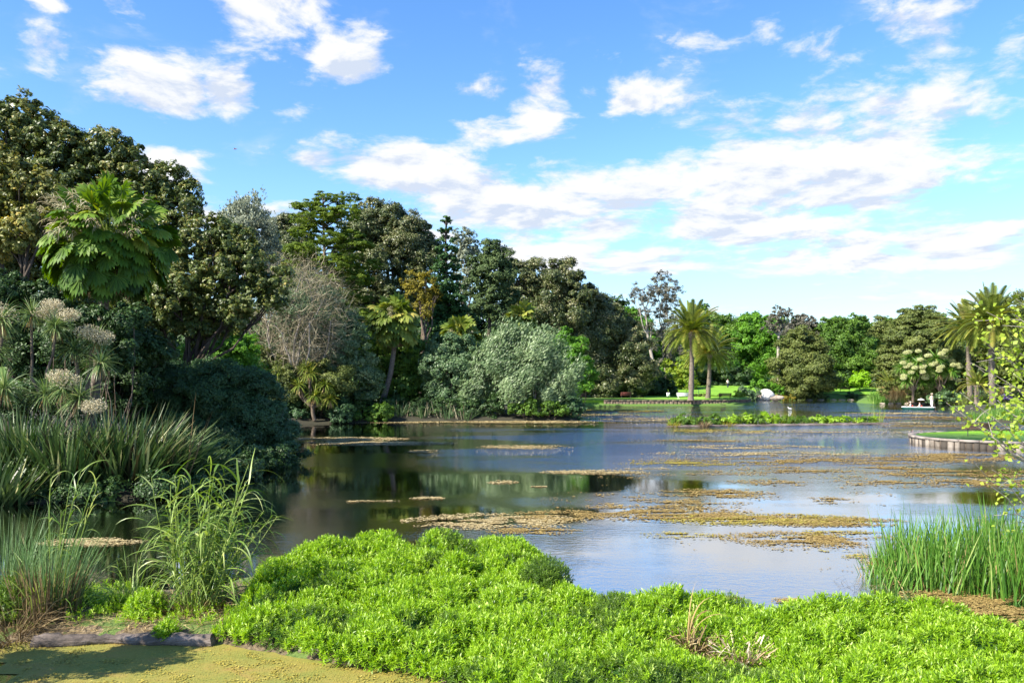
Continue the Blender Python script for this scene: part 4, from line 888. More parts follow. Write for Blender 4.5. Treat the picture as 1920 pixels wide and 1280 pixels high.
# shrubs by the far lawn
for lab, dd, bl, mt in (
    ('rounded yellow-green bush left of the dark green post on the far lawn edge', 139, [(1100, 733, 12), (1090, 738, 10), (1078, 732, 12)], 'silver'),
    ('rounded bush with pale twigs right of the dark green post', 140, [(1130, 722, 11), (1124, 732, 13), (1138, 733, 11)], 'olive'),
    ('light green bush behind the reddish bench on the far lawn', 140.5, [(1162, 736, 9), (1172, 738, 10), (1184, 741, 7), (1155, 739, 7)], 'bright'),
    ('small golden bush right of the dark brown bench', 132, [(1382, 742, 9), (1390, 744, 7)], 'yellowgreen'),
    ('low grey-green bushes left of the white rock', 137, [(1402, 740, 9), (1416, 738, 9), (1392, 733, 9), (1410, 746, 8)], 'silverdark'),
    ('yellow-green bush behind the white rock', 142, [(1448, 727, 11), (1430, 722, 11), (1415, 722, 9), (1462, 733, 9)], 'bright'),
    ('low bushes between the two date palm trunks', 134, [(1310, 744, 7), (1320, 746, 6), (1347, 745, 6)], 'olive'),
    ('olive waterside plants at the foot of the white rock', 140, [(1455, 746, 6), (1470, 747, 6), (1440, 748, 5), (1485, 746, 7)], 'rust'),
    ('dark low bush right of the cone-shaped tree at the water', 144, [(1530, 738, 12), (1515, 742, 9), (1545, 744, 8)], 'dark')):
    shrub('shrub', lab, dd, bl, mt, L=.28)

# ================================================================== ROCKS
def rock(name, label, c, s, mat, group=None):
    import bmesh
    bm = bmesh.new(); bmesh.ops.create_icosphere(bm, subdivisions=3, radius=1)
    sd2 = rng.uniform(0, 99)
    for v in bm.verts:
        p = v.co; k = 1 + .35 * (fbm(np.array([p.x * 1.3 + sd2 + p.z]), np.array([p.y * 1.3 + p.z * .8]), 3)[0] - .5) * 2
        v.co = Vector((p.x * s[0] * k, p.y * s[1] * k, p.z * s[2] * k))
    me = bpy.data.meshes.new(name); bm.to_mesh(me); bm.free(); me.materials.append(M[mat])
    o = bpy.data.objects.new(name, me); scene.collection.objects.link(o); o.location = c; tag(o, label, 'rock', group); return o
d = 139
c = at(1434, 741, d); rock('rock', 'large white rock at the water edge left of the cone-shaped tree', c, (1.5, 1.2, 1.0), 'rock_white')
c = at(1424, 748, d - .5); rock('rock', 'smaller pale rock leaning at the left foot of the white rock', c, (.7, .7, .9), 'rock')
c = at(1455, 746, d - .5); rock('rock', 'flat pinkish grey rock right of the white rock', c, (1.6, .9, .45), 'rock')
for k in range(7):
    c = gp(1500 + k * 20 + rng.uniform(-5, 5), 749.5, 0); c[1] += .4; rock('rock', nth('st') + ' small tan stone from the left edging the water of the back lawn', c, (.6, .4, .13), 'rock', 'stones edging the back lawn')
for k in range(9):
    c = (57.5 + k * 1.25, 124.1 + rng.uniform(-.2, .2), .03); rock('rock', nth('sr') + ' small tan stone from the left at the foot of the far right reeds', c, (.4, .35, .14), 'rock', 'stones at the foot of the far right reeds')

# ================================================================== BENCHES, SIGN, BIN, POST
def bench(label, loc, rz, wood, W=1.7, white=False):
    t0 = thing('park_bench', label, 'bench', loc, None, rz)
    def pt(nm, g, mt): 
        o = mk(nm, g, mt, t0); return o
    g = Geo()
    for k in range(4): box(g, (0, -.17 + k * .115, .44), (W, .09, .03))
    pt('seat', g, wood)
    g = Geo()
    for k in range(4): box(g, (0, .24 + k * .035, .54 + k * .11), (W, .03, .09), rx=.28)
    pt('backrest', g, wood)
    for s in (-1, 1):
        g = Geo(); x = s * (W / 2 - .15)
        for P in ([(x, -.3, 0), (x, -.12, .25), (x, -.2, .43)], [(x, .42, 0), (x, .2, .22), (x, .2, .45), (x, .4, .95)], [(x, -.2, .42), (x, .22, .42)], [(x, -.24, .43), (x, -.24, .64), (x, .26, .66)]): tube(g, P, .028, 6)
        pt('leg', g, M['iron'] if not white else wood)
    return t0
c = gp(1170, 745.5, .82); bench('reddish wooden bench on the left part of the far lawn', (c[0], c[1] - 2, .82), R(185), M['wood_red'])
c = gp(1283, 747.5, .82); bench('long white bench left of the taller date palm trunk', (c[0], c[1], .82), R(10), M['white_paint'], 2.2, True)
c = gp(1359, 748, .82); bench('dark brown bench right of the palm trunks on the far lawn', (c[0], c[1], .82), R(180), M['wood_dark'], 1.9)
c = gp(1087, 747, .82); bench('dark bench by the water at the left tip of the far lawn', (c[0], c[1] - 3, .82), R(160), M['wood_dark'])
c = (63.0, 151.5, gz(63.0, 151.5) + .15); bench('dark bench on the back lawn beneath the deep green trees', c, R(170), M['wood_dark'], 1.9)
c = gp(1834, 817, .5); bench('dark slatted bench on the round lawn at right, turned away', (c[0], c[1], .5), R(150), M['wood_dark'], 1.5)
t0 = thing('notice_sign', 'small white sign at the back edge of the far lawn', 'sign', (*gp(1253, 747, .82)[:2], .82))
g = Geo(); box(g, (t0.location[0], t0.location[1], .82 + .62), (.5, .03, .6)); part(t0, 'board', g, M['white_paint'])
g = Geo(); tube(g, [(t0.location[0], t0.location[1] + .03, .8), (t0.location[0], t0.location[1] + .03, 1.6)], .03, 6); part(t0, 'post', g, M['iron'])
c = at(1114, 741, 138); t0 = thing('litter_bin', 'tall dark green bin beside bushes left of the reddish bench', 'bin', (c[0], c[1], .8))
g = Geo(); P = [(c[0], c[1], .8), (c[0], c[1], 1.0), (c[0], c[1], 1.9), (c[0], c[1], 2.0)]; tube(g, P, [.3, .34, .34, .36], 14); part(t0, 'body', g, M['green_paint'], True)
g = Geo(); tube(g, [(c[0], c[1], 2.0), (c[0], c[1], 2.12), (c[0], c[1], 2.2)], [.38, .3, .05], 14); part(t0, 'lid', g, M['green_paint'], True)
# low railing behind palms
t0 = thing('railing', 'low thin green railing behind the date palm trunks', 'railing', (24.5, 141, gz(24.5, 141)))
for k, z in enumerate((.45, .85)):
    g = Geo(); tube(g, [(24.5, 141, 1.0 + z), (31, 141, 1.0 + z), (35, 141.4, 1.0 + z)], .03, 5); part(t0, 'rail', g, M['green_paint'])
for k in range(6):
    x = 24.5 + k * 2.1; g = Geo(); tube(g, [(x, 141, .6), (x, 141, 1.9)], .04, 6); part(t0, 'post', g, M['green_paint'])

# ================================================================== PEOPLE
def skinmesh(name, verts, edges, radii, mat, parent, root=0, lev=1):
    me = bpy.data.meshes.new(name); me.from_pydata([tuple(v) for v in verts], edges, []); me.materials.append(mat)
    o = bpy.data.objects.new(name, me); scene.collection.objects.link(o); o.parent = parent
    md = o.modifiers.new('skin', 'SKIN'); md.use_smooth_shade = True
    for k, r_ in enumerate(radii):
        r2 = r_ if isinstance(r_, tuple) else (r_, r_); me.skin_vertices[0].data[k].radius = r2
    me.skin_vertices[0].data[root].use_root = True
    if lev: s = o.modifiers.new('sub', 'SUBSURF'); s.levels = lev; s.render_levels = lev
    return o
STAND = dict(pel=(0, 0, .95), wst=(0, .0, 1.1), chs=(0, .0, 1.32), nk=(0, .01, 1.47), hb=(0, 0, 1.56), hd=(0, -.01, 1.65), ht=(0, 0, 1.74),
             ls=(.17, 0, 1.41), le=(.24, .02, 1.14), lw=(.22, -.08, .9), lh=(.22, -.1, .82), rs=(-.17, 0, 1.41), re=(-.24, .02, 1.14), rw=(-.22, -.08, .9), rh=(-.22, -.1, .82),
             lp=(.09, 0, .9), lk=(.1, -.02, .5), la=(.1, .02, .08), lt=(.11, -.14, .04), rp=(-.09, 0, .9), rk=(-.1, -.02, .5), ra=(-.1, .02, .08), rt=(-.11, -.14, .04))
def person(label, loc, rz, pose, top, trousers, hat=None, sc=1.0, legs=True):
    J = dict(STAND); J.update(pose); t0 = thing('person', label, 'person', loc, None, rz); t0.scale = (sc,) * 3
    names = list(J); ix = {k: i for i, k in enumerate(names)}
    E = [('pel', 'wst'), ('wst', 'chs'), ('chs', 'nk'), ('nk', 'hb'), ('hb', 'hd'), ('hd', 'ht'), ('chs', 'ls'), ('ls', 'le'), ('le', 'lw'), ('lw', 'lh'), ('chs', 'rs'), ('rs', 're'), ('re', 'rw'), ('rw', 'rh'), ('pel', 'lp'), ('lp', 'lk'), ('lk', 'la'), ('la', 'lt'), ('pel', 'rp'), ('rp', 'rk'), ('rk', 'ra'), ('ra', 'rt')]
    Rr = dict(pel=(.13, .10), wst=(.12, .09), chs=(.14, .10), nk=.055, hb=.075, hd=.098, ht=.07, ls=.06, le=.043, lw=.03, lh=.036, rs=.06, re=.043, rw=.03, rh=.036, lp=.085, lk=.058, la=.04, lt=.035, rp=.085, rk=.058, ra=.04, rt=.035)
    V = [J[k] for k in names]; skinmesh('body', V, [(ix[a], ix[b_]) for a, b_ in E], [Rr[k] for k in names], M['skin'], t0, 0)
    def sub(nm, keys, grow, mat):
        E2 = [(keys.index(a), keys.index(b_)) for a, b_ in E if a in keys and b_ in keys]
        rr = [tuple(x + grow for x in (Rr[k] if isinstance(Rr[k], tuple) else (Rr[k], Rr[k]))) for k in keys]
        skinmesh(nm, [J[k] for k in keys], E2, rr, mat, t0, 0)
    sub('shirt', ['wst', 'pel', 'chs', 'ls', 'le', 'rs', 're'], .022, M[top])
    sub('trousers', ['pel', 'lp', 'lk', 'la', 'rp', 'rk', 'ra'], .02, M[trousers])
    h_ = np.array(J['hd']); g = Geo()
    if hat:
        tube(g, [h_ + [0, 0, .03], h_ + [0, 0, .05], h_ + [0, 0, .051], h_ + [0, 0, .12], h_ + [0, 0, .15]], [.2, .21, .115, .105, .05], 16); mk('hat', g, M[hat], t0, smooth=False)
    else:
        tube(g, [h_ + [0, .02, -.02], h_ + [0, .025, .05], h_ + [0, .02, .1], h_ + [0, .01, .13]], [.095, .115, .095, .03], 12); mk('hair', g, M['hair'], t0, smooth=True)
    return t0
c = (41.0, 152.0); person('person in a white top standing on the path behind the far lawn', (c[0], c[1], gz(*c) + .45), R(20), {}, 'whitecloth', 'navycloth')

# punt on the lake
bl_ = gp(1722, 768, 0); bx, by = bl_[0], bl_[1]; rz = R(-28)
t0 = thing('punt_boat', 'teal flat-bottomed punt with a pale rim gliding near the right far shore', 'boat', (bx, by, 0), None, rz)
def hull(L, Wd, H, z0, inset):
    prof_ = [(-1, .55, .20), (-.85, .75, .08), (-.5, .96, 0), (0, 1, 0), (.5, .96, 0), (.85, .75, .08), (1, .55, .20)]
    V = []; Q = []
    for x, w_, lift in prof_:
        for (s, zz) in ((-1, H), (-.86, None), (.86, None), (1, H)):
            V.append((x * L / 2, s * w_ * Wd / 2, H if zz else -.12 + lift + z0))
    for k in range(len(prof_) - 1):
        for m_ in range(3): Q.append((k * 4 + m_, k * 4 + m_ + 1, k * 4 + m_ + 5, k * 4 + m_ + 4))
    n_ = len(prof_) - 1; Q += [(0, 3, 2, 1), (n_ * 4, n_ * 4 + 1, n_ * 4 + 2, n_ * 4 + 3)]
    return V, Q
V, Q = hull(3.9, 1.15, .34, 0, 0); g = Geo().add(V, Q); mk('hull', g, M['teal'], t0)
g = Geo()
for s in (-1, 1): tube(g, [(x * 1.95, s * w_ * .575, .36) for x, w_ in ((-1, .55), (-.85, .75), (-.5, .96), (0, 1), (.5, .96), (.85, .75), (1, .55))], .035, 6)
mk('rim', g, M['white_paint'], t0)
for x in (-1.72, 1.6): g = Geo(); box(g, (x, 0, .33), (.55, .86, .04)); mk('deck', g, M['coping'], t0)
for x in (-.95, .1): g = Geo(); box(g, (x, 0, .2), (.5, .95, .16), bev=.05); box(g, (x + .28, 0, .42), (.1, .95, .36)); mk('cushion', g, M['redcloth'], t0)
def on_boat(x, y, z): cz, sz = math.cos(rz), math.sin(rz); return (bx + x * cz - y * sz, by + x * sz + y * cz, z)
person('punter in cream shirt, pale trousers and straw hat standing on the boat stern', on_boat(1.55, 0, .35), rz + R(-60), dict(le=(.28, -.14, 1.22), lw=(.12, -.32, 1.3), lh=(.06, -.36, 1.32), re=(-.26, -.1, 1.16), rw=(-.06, -.33, 1.08), rh=(0, -.37, 1.06), rk=(-.12, -.08, .5)), 'creamcloth', 'lilaccloth', 'straw', 1.02)
SIT = dict(pel=(0, 0, .12), wst=(0, .03, .28), chs=(0, .06, .5), nk=(0, .06, .65), hb=(0, .05, .74), hd=(0, .03, .83), ht=(0, .04, .92), ls=(.17, .06, .59), le=(.24, -.02, .36), lw=(.14, -.22, .28), lh=(.1, -.28, .27), rs=(-.17, .06, .59), re=(-.24, -.02, .36), rw=(-.14, -.22, .28), rh=(-.1, -.28, .27),
           lp=(.09, -.04, .12), lk=(.11, -.42, .2), la=(.1, -.75, -.05), lt=(.1, -.85, .0), rp=(-.09, -.04, .12), rk=(-.11, -.42, .2), ra=(-.1, -.75, -.05), rt=(-.1, -.85, .0))
for (x, y, tp, hat, lab) in ((-.95, .24, 'pinkcloth', None, 'passenger in a pink top sitting at the front of the punt'), (-.95, -.24, 'whitecloth', 'straw', 'passenger in white with a straw hat at the front of the punt'),
                             (.1, .24, 'redcloth', None, 'passenger in a red top sitting under the white parasol'), (.1, -.24, 'whitecloth', None, 'bareheaded passenger in white sitting under the parasol')):
    person(lab, on_boat(x, y, .2), rz + R(-90), SIT, tp, 'navycloth', hat, .9)
c = on_boat(.3, -.1, .3); t0 = thing('parasol', 'open white parasol shading passengers on the punt', 'parasol', c)
g = Geo(); n_ = 8; V = [(c[0], c[1], c[2] + 1.2)] + [(c[0] + .46 * math.cos(k * math.pi / 4), c[1] + .46 * math.sin(k * math.pi / 4), c[2] + 1.0) for k in range(8)]
V += [(v[0], v[1], v[2] - .012) for v in V]
g.add(V, T=[(0, 1 + k, 1 + (k + 1) % 8) for k in range(8)] + [(9, 10 + (k + 1) % 8, 10 + k) for k in range(8)]); part(t0, 'canopy', g, M['whitecloth'])
g = Geo(); tube(g, [(c[0], c[1], c[2] + .1), (c[0], c[1], c[2] + 1.3)], .015, 6); part(t0, 'pole', g, M['wood_dark'])
c = on_boat(1.62, -.42, 0); t0 = mk('punt_pole', tube(Geo(), [on_boat(2.1, -.55, -.6), on_boat(1.5, -.30, 2.2)], .025, 6), M['wood_dark'], origin=c); tag(t0, 'long dark pole held by the punter', 'pole')

# ================================================================== PLANTED ISLAND STRIP
d0 = wd(801, 0); X0_ = (1258 - 960) / F * d0; X1_ = (1664 - 960) / F * 73.5
def strip_y(x): return 70.4 + (x - X0_) / (X1_ - X0_) * 3.4
g = Geo(); P = [(x, strip_y(x) + rng.uniform(-.1, .1), .02) for x in np.linspace(X0_ - .2, X1_ + .2, 26)]; tube(g, P, .14, 8, rough=.2); o = mk('floating_log', g, M['logm'], smooth=True); tag(o, 'thin weathered log edging the front of the planted strip in the lake', 'log')
t0 = None
kinds = [('bright', 1), ('ground_cover', 1)]
xs_t = np.arange(X0_ + .6, X1_, .88)
for k, x in enumerate(xs_t):
    f = (x - X0_) / (X1_ - X0_); py = strip_y(x) + 1.0
    dark = f < .2 or .5 < f < .56 or rng.random() < .12
    r_ = rng.uniform(.40, .56) * (1.2 if f < .5 else .95)
    mt = 'green' if f < .12 or dark else 'ground_cover'
    lab = nth('sa') + ' shaggy darker green plant from the left tip of the planted strip' if f < .12 else (nth('sb') + ' rounded green tuft from the left, past the shaggy plants on the planted strip' if f < .56 else nth('sc') + ' low bright green tuft counting rightwards in the right half of the planted strip')
    t0 = thing('marsh_plant', lab, 'plant', (x, py, .05), ['shaggy plants at the strip left end', 'rounded tufts in the strip left half', 'low tufts in the strip right half'][0 if f < .12 else 1 if f < .56 else 2])
    part(t0, 'foliage', crown(Geo(), [(x + rng.uniform(-.1, .1), py, .30 * r_ / .5, r_ * 1.1 * rng.uniform(.85, 1.2), r_, r_ * .95)], .16, .06, lai=2.4, sub=.4, up=.6, smin=.2), M[mt])
    part(t0, 'base_stalks', ribbons(Geo(), np.c_[x + rng.normal(0, .3, 40), np.full(40, py - .35), np.zeros(40)], rng.normal(size=(40, 3)) * .4 + [0, 0, 1], .35, .04, .5, 2), M['brown'])
for (px, h_) in ((1268, 1.5), (1300, 1.3), (1382, 1.7), (1456, 1.5), (1480, 1.6), (1652, 1.6)):
    x = (px - 960) / F * (70.9 + (px - 1258) * .008); y = strip_y(x) + .8
    clump('tall_weed', nth('wd') + ' wispy tall weed from the left standing up from the planted strip', 'plant', (x, y), .45, 46, (h_ * .6, h_), .035, 'yellowgreen', lean=.4, droop=.5, seg=3, group='wispy weeds on the planted strip')
x = (1320 - 960) / F * 70.6; clump('dead_tuft', 'dark brown dead tuft low in the left half of the planted strip', 'plant', (x, 70.7), .4, 120, (.4, .75), .06, 'brown', lean=.7, droop=.8, seg=3)
for px, lab in ((1262, 'rusty leaved clump at the left tip of the planted strip'), (1366, 'rusty leaved clump in the middle left of the planted strip')):
    x = (px - 960) / F * 70.8; clump('rusty_plant', lab, 'plant', (x, strip_y(x) + .2), .4, 90, (.4, .8), .06, 'rust', lean=.8, droop=1.2, seg=3)

def bird(label, loc, s, mat, rz=0, swim=True, name='bird'):
    t0 = thing(name, label, 'bird', loc, None, rz)
    V = [(0, -.5 * s, .12 * s), (0, -.2 * s, .17 * s), (0, .15 * s, .18 * s), (0, .35 * s, .28 * s), (0, .38 * s, .5 * s), (0, .45 * s, .56 * s), (0, .6 * s, .54 * s)]
    skinmesh('body', V, [(k, k + 1) for k in range(6)], [.05 * s, (.16 * s, .13 * s), (.15 * s, .13 * s), .06 * s, .05 * s, .06 * s, .02 * s], M[mat], t0, 2)
    return t0
c = gp(1481, 767, 0); bird('small white bird floating right of the planted strip top', (c[0], c[1], 0), .55, 'feather', R(90))
bird('white bird resting on the left end of the planted strip', ((1283 - 960) / F * 71.4, 71.6, .55), .5, 'feather', R(-70))
bird('white bird hunched beside another on the planted strip left end', ((1290 - 960) / F * 71.4, 71.7, .5), .45, 'feather', R(-100))
c = gp(1808, 770, .1); bird('small dark duck at the edge of the small lawn patch', (c[0], c[1], .1), .4, 'iron', R(-80))
c = at(441, 280, 70); t0 = thing('flying_bird', 'tiny reddish bird flying in the open sky above the trees', 'bird', c)
skinmesh('body', [(-.16, 0, 0), (-.05, 0, .01), (.08, 0, .02), (.17, 0, .03)], [(0, 1), (1, 2), (2, 3)], [.012, .04, .04, .015], M['red_feather'], t0, 1)
for s in (-1, 1):
    g = Geo(); ribbons(g, [(0, 0, .02)], [(-.2, s, .5)], .26, .1, .8, 4, S=np.array([[1., 0, 0]]), prof=lambda p: 1 - p * .8); mk('wing', g, M['red_feather'], t0)

# ================================================================== FOREGROUND BANK
MOUNDS = []   # x, y, rx, ry, h
def mound(px, py_top, d, rpx, ry, extra=0):
    z = CAMZ + (700 - py_top) / F * d; MOUNDS.append(((px - 960) / F * d, d, rpx * d / F * 1.0, ry * .95, z + extra))
for a_ in ((500, 1048, 17.6, 70, .9), (600, 1012, 18.6, 75, .9), (700, 1008, 19.0, 70, .8), (820, 1000, 19.0, 50, .7), (770, 1040, 17.8, 90, 1.0), (920, 1012, 18.6, 80, .9), (870, 1060, 17.2, 90, 1.0), (960, 1040, 17.8, 60, .9),
           (640, 1060, 16.6, 100, 1.0), (470, 1120, 15.2, 90, .9), (560, 1110, 15.4, 80, 1.0), (440, 1160, 14.4, 60, .6), (690, 1105, 15.6, 90, .9), (810, 1110, 15.4, 90, .9), (560, 1170, 14.2, 90, .55), (680, 1180, 13.9, 80, .6), (760, 1175, 13.7, 80, .8),
           (930, 1120, 15.6, 90, .9), (880, 1170, 14.0, 100, .8), (1080, 1118, 15.2, 70, .6), (1000, 1190, 13.7, 110, .8), (1170, 1130, 14.9, 60, .6), (1280, 1106, 15.0, 75, .65), (1110, 1190, 13.6, 90, .7), (1230, 1180, 13.6, 90, .6),
           (1350, 1165, 14.2, 70, .6), (1440, 1165, 14.0, 70, .5), (1510, 1128, 14.4, 70, .6), (1600, 1145, 14.1, 70, .6), (1680, 1135, 14.3, 70, .6), (1750, 1130, 14.2, 80, .5), (1850, 1185, 13.5, 90, .5), (1950, 1215, 13.2, 90, .5),
           (1520, 1190, 13.0, 100, .6), (1640, 1200, 12.9, 110, .7), (1780, 1200, 12.9, 110, .7), (1900, 1225, 12.6, 110, .7), (1000, 1240, 12.3, 130, .7), (1150, 1250, 12.2, 110, .5), (1600, 1260, 12.0, 140, .6), (1780, 1270, 11.9, 140, .6), (880, 1235, 12.9, 60, .5)):
    mound(*a_)
COVER = [(-5.25, 13.95), (-5.0, 14.8), (-5.3, 15.8), (-5.5, 17.6), (-5.0, 18.6), (-4, 19.3), (-1.5, 19.6), (.3, 19.2), (.9, 18.3), (1.05, 16.4), (1.6, 15.5), (3, 15.2), (4.3, 15.2), (4.8, 14.5), (6.1, 14.6), (7.6, 14.5), (8.6, 13.7), (12, 12.9),
         (12, 10.5), (-.1, 10.5), (-.65, 11.55), (-1.55, 12.3), (-2.4, 12.6), (-3.1, 12.75), (-3.6, 13.3), (-4.6, 13.7)]
def cover_h(X, Y):
    s = poly_sd(X, Y, COVER); h = np.full(X.shape, .26)
    k = np.full(X.shape, 0.0)
    for (mx, my, rx, ry, mh) in MOUNDS:
        q = ((X - mx) / rx) ** 2 + ((Y - my) / ry) ** 2
        k = np.maximum(k, (mh - .06) * np.clip(1 - q * .8, 0, 1) ** .5)
    h = np.maximum(h, k)
    cell = np.zeros(X.shape)
    cr = np.random.default_rng(3); sp = .78
    gx0 = np.floor(X / sp); gy0 = np.floor(Y / sp)
    def hsh(a, b, k_): return (np.abs(np.sin(a * 127.1 + b * 311.7 + k_ * 74.7) * 43758.5453) % 1)
    for di in (-1, 0, 1):
        for dj in (-1, 0, 1):
            cx_ = gx0 + di; cy_ = gy0 + dj; px_ = (cx_ + .15 + .7 * hsh(cx_, cy_, 1)) * sp; py_ = (cy_ + .15 + .7 * hsh(cx_, cy_, 2)) * sp
            rr_ = .36 + .26 * hsh(cx_, cy_, 3); am = .6 + .6 * hsh(cx_, cy_, 4)
            cell = np.maximum(cell, am * np.sqrt(np.clip(1 - ((X - px_) ** 2 + (Y - py_) ** 2) / rr_ ** 2, 0, 1)))
    h = h * .72 + cell * .34 - .02 + (fbm(X * 1.5, Y * 1.5, 3, 41) - .5) * .16 + (fbm(X * 4.5, Y * 4.5, 2, 43) - .5) * .12
    e = np.clip(s / .26, 0, 1); h = h * np.sqrt(1 - (1 - e) ** 2) * (s > 0)
    hollow = 1.2 * np.exp(-(((X - 2.95) / .36) ** 2 + ((Y - 12.75) / .6) ** 2)) + 1.2 * np.exp(-(((X - 3.7) / .4) ** 2 + ((Y - 12.3) / .6) ** 2))
    return h * (1 - .8 * np.clip(hollow, 0, 1))
def gc_points(n, x0, x1, y0, y1):
    X = rng.uniform(x0, x1, n); Y = rng.uniform(y0, y1, n); h0 = cover_h(X, Y); e = .05
    gx = (cover_h(X + e, Y) - h0) / e; gy = (cover_h(X, Y + e) - h0) / e; s = poly_sd(X, Y, COVER)
    area = np.sqrt(1 + np.minimum(gx * gx + gy * gy, 16)); keep = (s > .02) & (rng.random(n) < area / 3.6) & (h0 > .04)
    N_ = norm(np.c_[-gx, -gy, np.ones(n)]); return X[keep], Y[keep], h0[keep], N_[keep]
def shoots(P, Nn, Lf=.088, Wf=.018, per=12, hgt=.14, c0=None, droop=.5, wild=.35):
    """leafy shoots: leaves in a loose spiral round each stem tip"""
    n = len(P); ax = norm(Nn * .55 + np.array([0, 0, .6]) + rng.normal(size=(n, 3)) * wild); g = Geo()
    k = np.repeat(np.arange(n), per); j = np.tile(np.arange(per), n); t = (j + .5) / per
    a = j * 2.4 + np.repeat(rng.uniform(0, 6.28, n), per)
    s = norm(np.cross(ax, rdir(n))); b_ = np.cross(ax, s)
    hgt_ = np.repeat(hgt * rng.uniform(.7, 1.4, n), per)
    pos = P[k] + ax[k] * ((t - .35) * hgt_)[:, None]
    out_ = np.cos(a)[:, None] * s[k] + np.sin(a)[:, None] * b_[k]
    D = out_ * (1.15 - .75 * t)[:, None] + ax[k] * (.25 + .9 * t)[:, None] + rng.normal(size=pos.shape) * .15
    c = np.repeat(np.clip(rng.normal(.43, .2, n) + (rng.random(n) < .03) * .5, 0, 1) if c0 is None else c0, per) + (t - .5) * .25 + rng.normal(0, .07, n * per)
    ribbons(g, pos, D, Lf * rng.uniform(.7, 1.25, n * per) * (1.1 - .35 * t), Wf * rng.uniform(.8, 1.2, n * per), droop * rng.uniform(.4, 1.6, n * per), 2,
            S=np.cross(D, ax[k]) + rng.normal(size=D.shape) * .02, prof=lambda p: (.45, 1.0, .06)[int(round(p * 2))], c=np.clip(c, 0, 1))
    return g
# under-sheet: deep green surface that blocks the view through the cover
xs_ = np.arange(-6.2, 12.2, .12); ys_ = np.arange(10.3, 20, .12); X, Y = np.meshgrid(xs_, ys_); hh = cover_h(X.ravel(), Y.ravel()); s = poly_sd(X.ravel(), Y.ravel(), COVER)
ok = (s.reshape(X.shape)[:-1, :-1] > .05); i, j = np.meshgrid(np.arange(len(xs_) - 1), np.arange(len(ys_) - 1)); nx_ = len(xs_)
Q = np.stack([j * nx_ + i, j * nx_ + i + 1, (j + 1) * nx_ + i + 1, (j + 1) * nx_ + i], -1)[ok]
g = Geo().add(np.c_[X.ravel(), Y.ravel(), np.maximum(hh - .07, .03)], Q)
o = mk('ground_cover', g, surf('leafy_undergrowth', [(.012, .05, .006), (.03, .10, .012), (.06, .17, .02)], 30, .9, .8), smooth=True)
tag(o, 'deep green sheet beneath the leafy ground cover on the near bank', 'ground cover', kind='stuff')
X, Y, H, Nn = gc_points(170000, -5.8, 9.8, 10.7, 19.8)
pat = fbm(X * .8, Y * .8, 3, 77)
P = np.c_[X, Y, H + rng.uniform(-.05, .03, len(X))]
dark = (pat > .60) & (rng.random(len(X)) < .8)
o = mk('ground_cover', shoots(P[~dark], Nn[~dark]), M['ground_cover']); tag(o, 'bright green narrow-leaved marsh plants covering the near bank in low mounds', 'ground cover', kind='stuff')
o = mk('ground_cover', shoots(P[dark], Nn[dark], Lf=.06, Wf=.012, per=14), M['ground_cover_dark']); tag(o, 'finer darker green patches among the bright ground cover', 'ground cover', kind='stuff')
print('shoots', len(X))

def leafy_bush(label, px, py_top, d, rpx, mat='ground_cover', n=900, Lf=.06, Wf=.014, name='marsh_bush', h=None):
    x = (px - 960) / F * d; ztop = CAMZ + (700 - py_top) / F * d; r_ = rpx * d / F; zc = ztop - r_ * .95
    q = rdir(n); q = q[q[:, 2] > -.5]; P = np.array([x, d, zc]) + q * r_ * rng.uniform(.75, 1.05, (len(q), 1)) * np.array([1, 1, 1.0])
    ok_ = P[:, 2] > .02
    t0 = thing(name, label, 'plant', (x, d, 0)); part(t0, 'foliage', shoots(P[ok_], q[ok_], Lf, Wf, 12, .11, wild=.25), M[mat])
    g = Geo(); m_ = 60; a = rng.uniform(0, 6.28, m_); ribbons(g, np.c_[x + np.cos(a) * r_ * .3, d + np.sin(a) * r_ * .3, np.zeros(m_)], np.c_[np.cos(a) * .35, np.sin(a) * .35, np.ones(m_)], zc + r_ * .6, .012, .1, 3, prof=strap)
    q = rdir(260); leaves(g, np.array([x, d, zc]) + q * r_ * .6, rdir(260), q, r_ * .5, r_ * .4, rng.random(260) * .3)
    part(t0, 'stems', g, M['ground_cover_dark'])
leafy_bush('rounded darker bush beside the water at the right end of the tall mounds', 1022, 1050, 16.6, 48, 'ground_cover_dark', 1300)
leafy_bush('small rounded bush left of the giant grass clump base', 275, 1112, 15.0, 36, 'ground_cover', 800)
leafy_bush('tiny bush overhanging the grey log', 312, 1168, 14.0, 20, 'ground_cover', 320)
leafy_bush('dark fine-leaved bush on the near bank left of the dead stumps', 1150, 1118, 14.4, 42, 'ground_cover_dark', 1100, .05, .01)
leafy_bush('small green bush between the brown sedge and the giant grass', 215, 1120, 15.4, 34, 'ground_cover', 700)
leafy_bush('green bush behind the brown sedge at the water', 165, 1110, 15.8, 28, 'ground_cover', 500)
leafy_bush('shaded green bush in the lower left corner', 30, 1085, 15.0, 60, 'ground_cover_dark', 1400)
leafy_bush('shaded low bush left of the log end', 60, 1165, 14.6, 44, 'ground_cover_dark', 900)
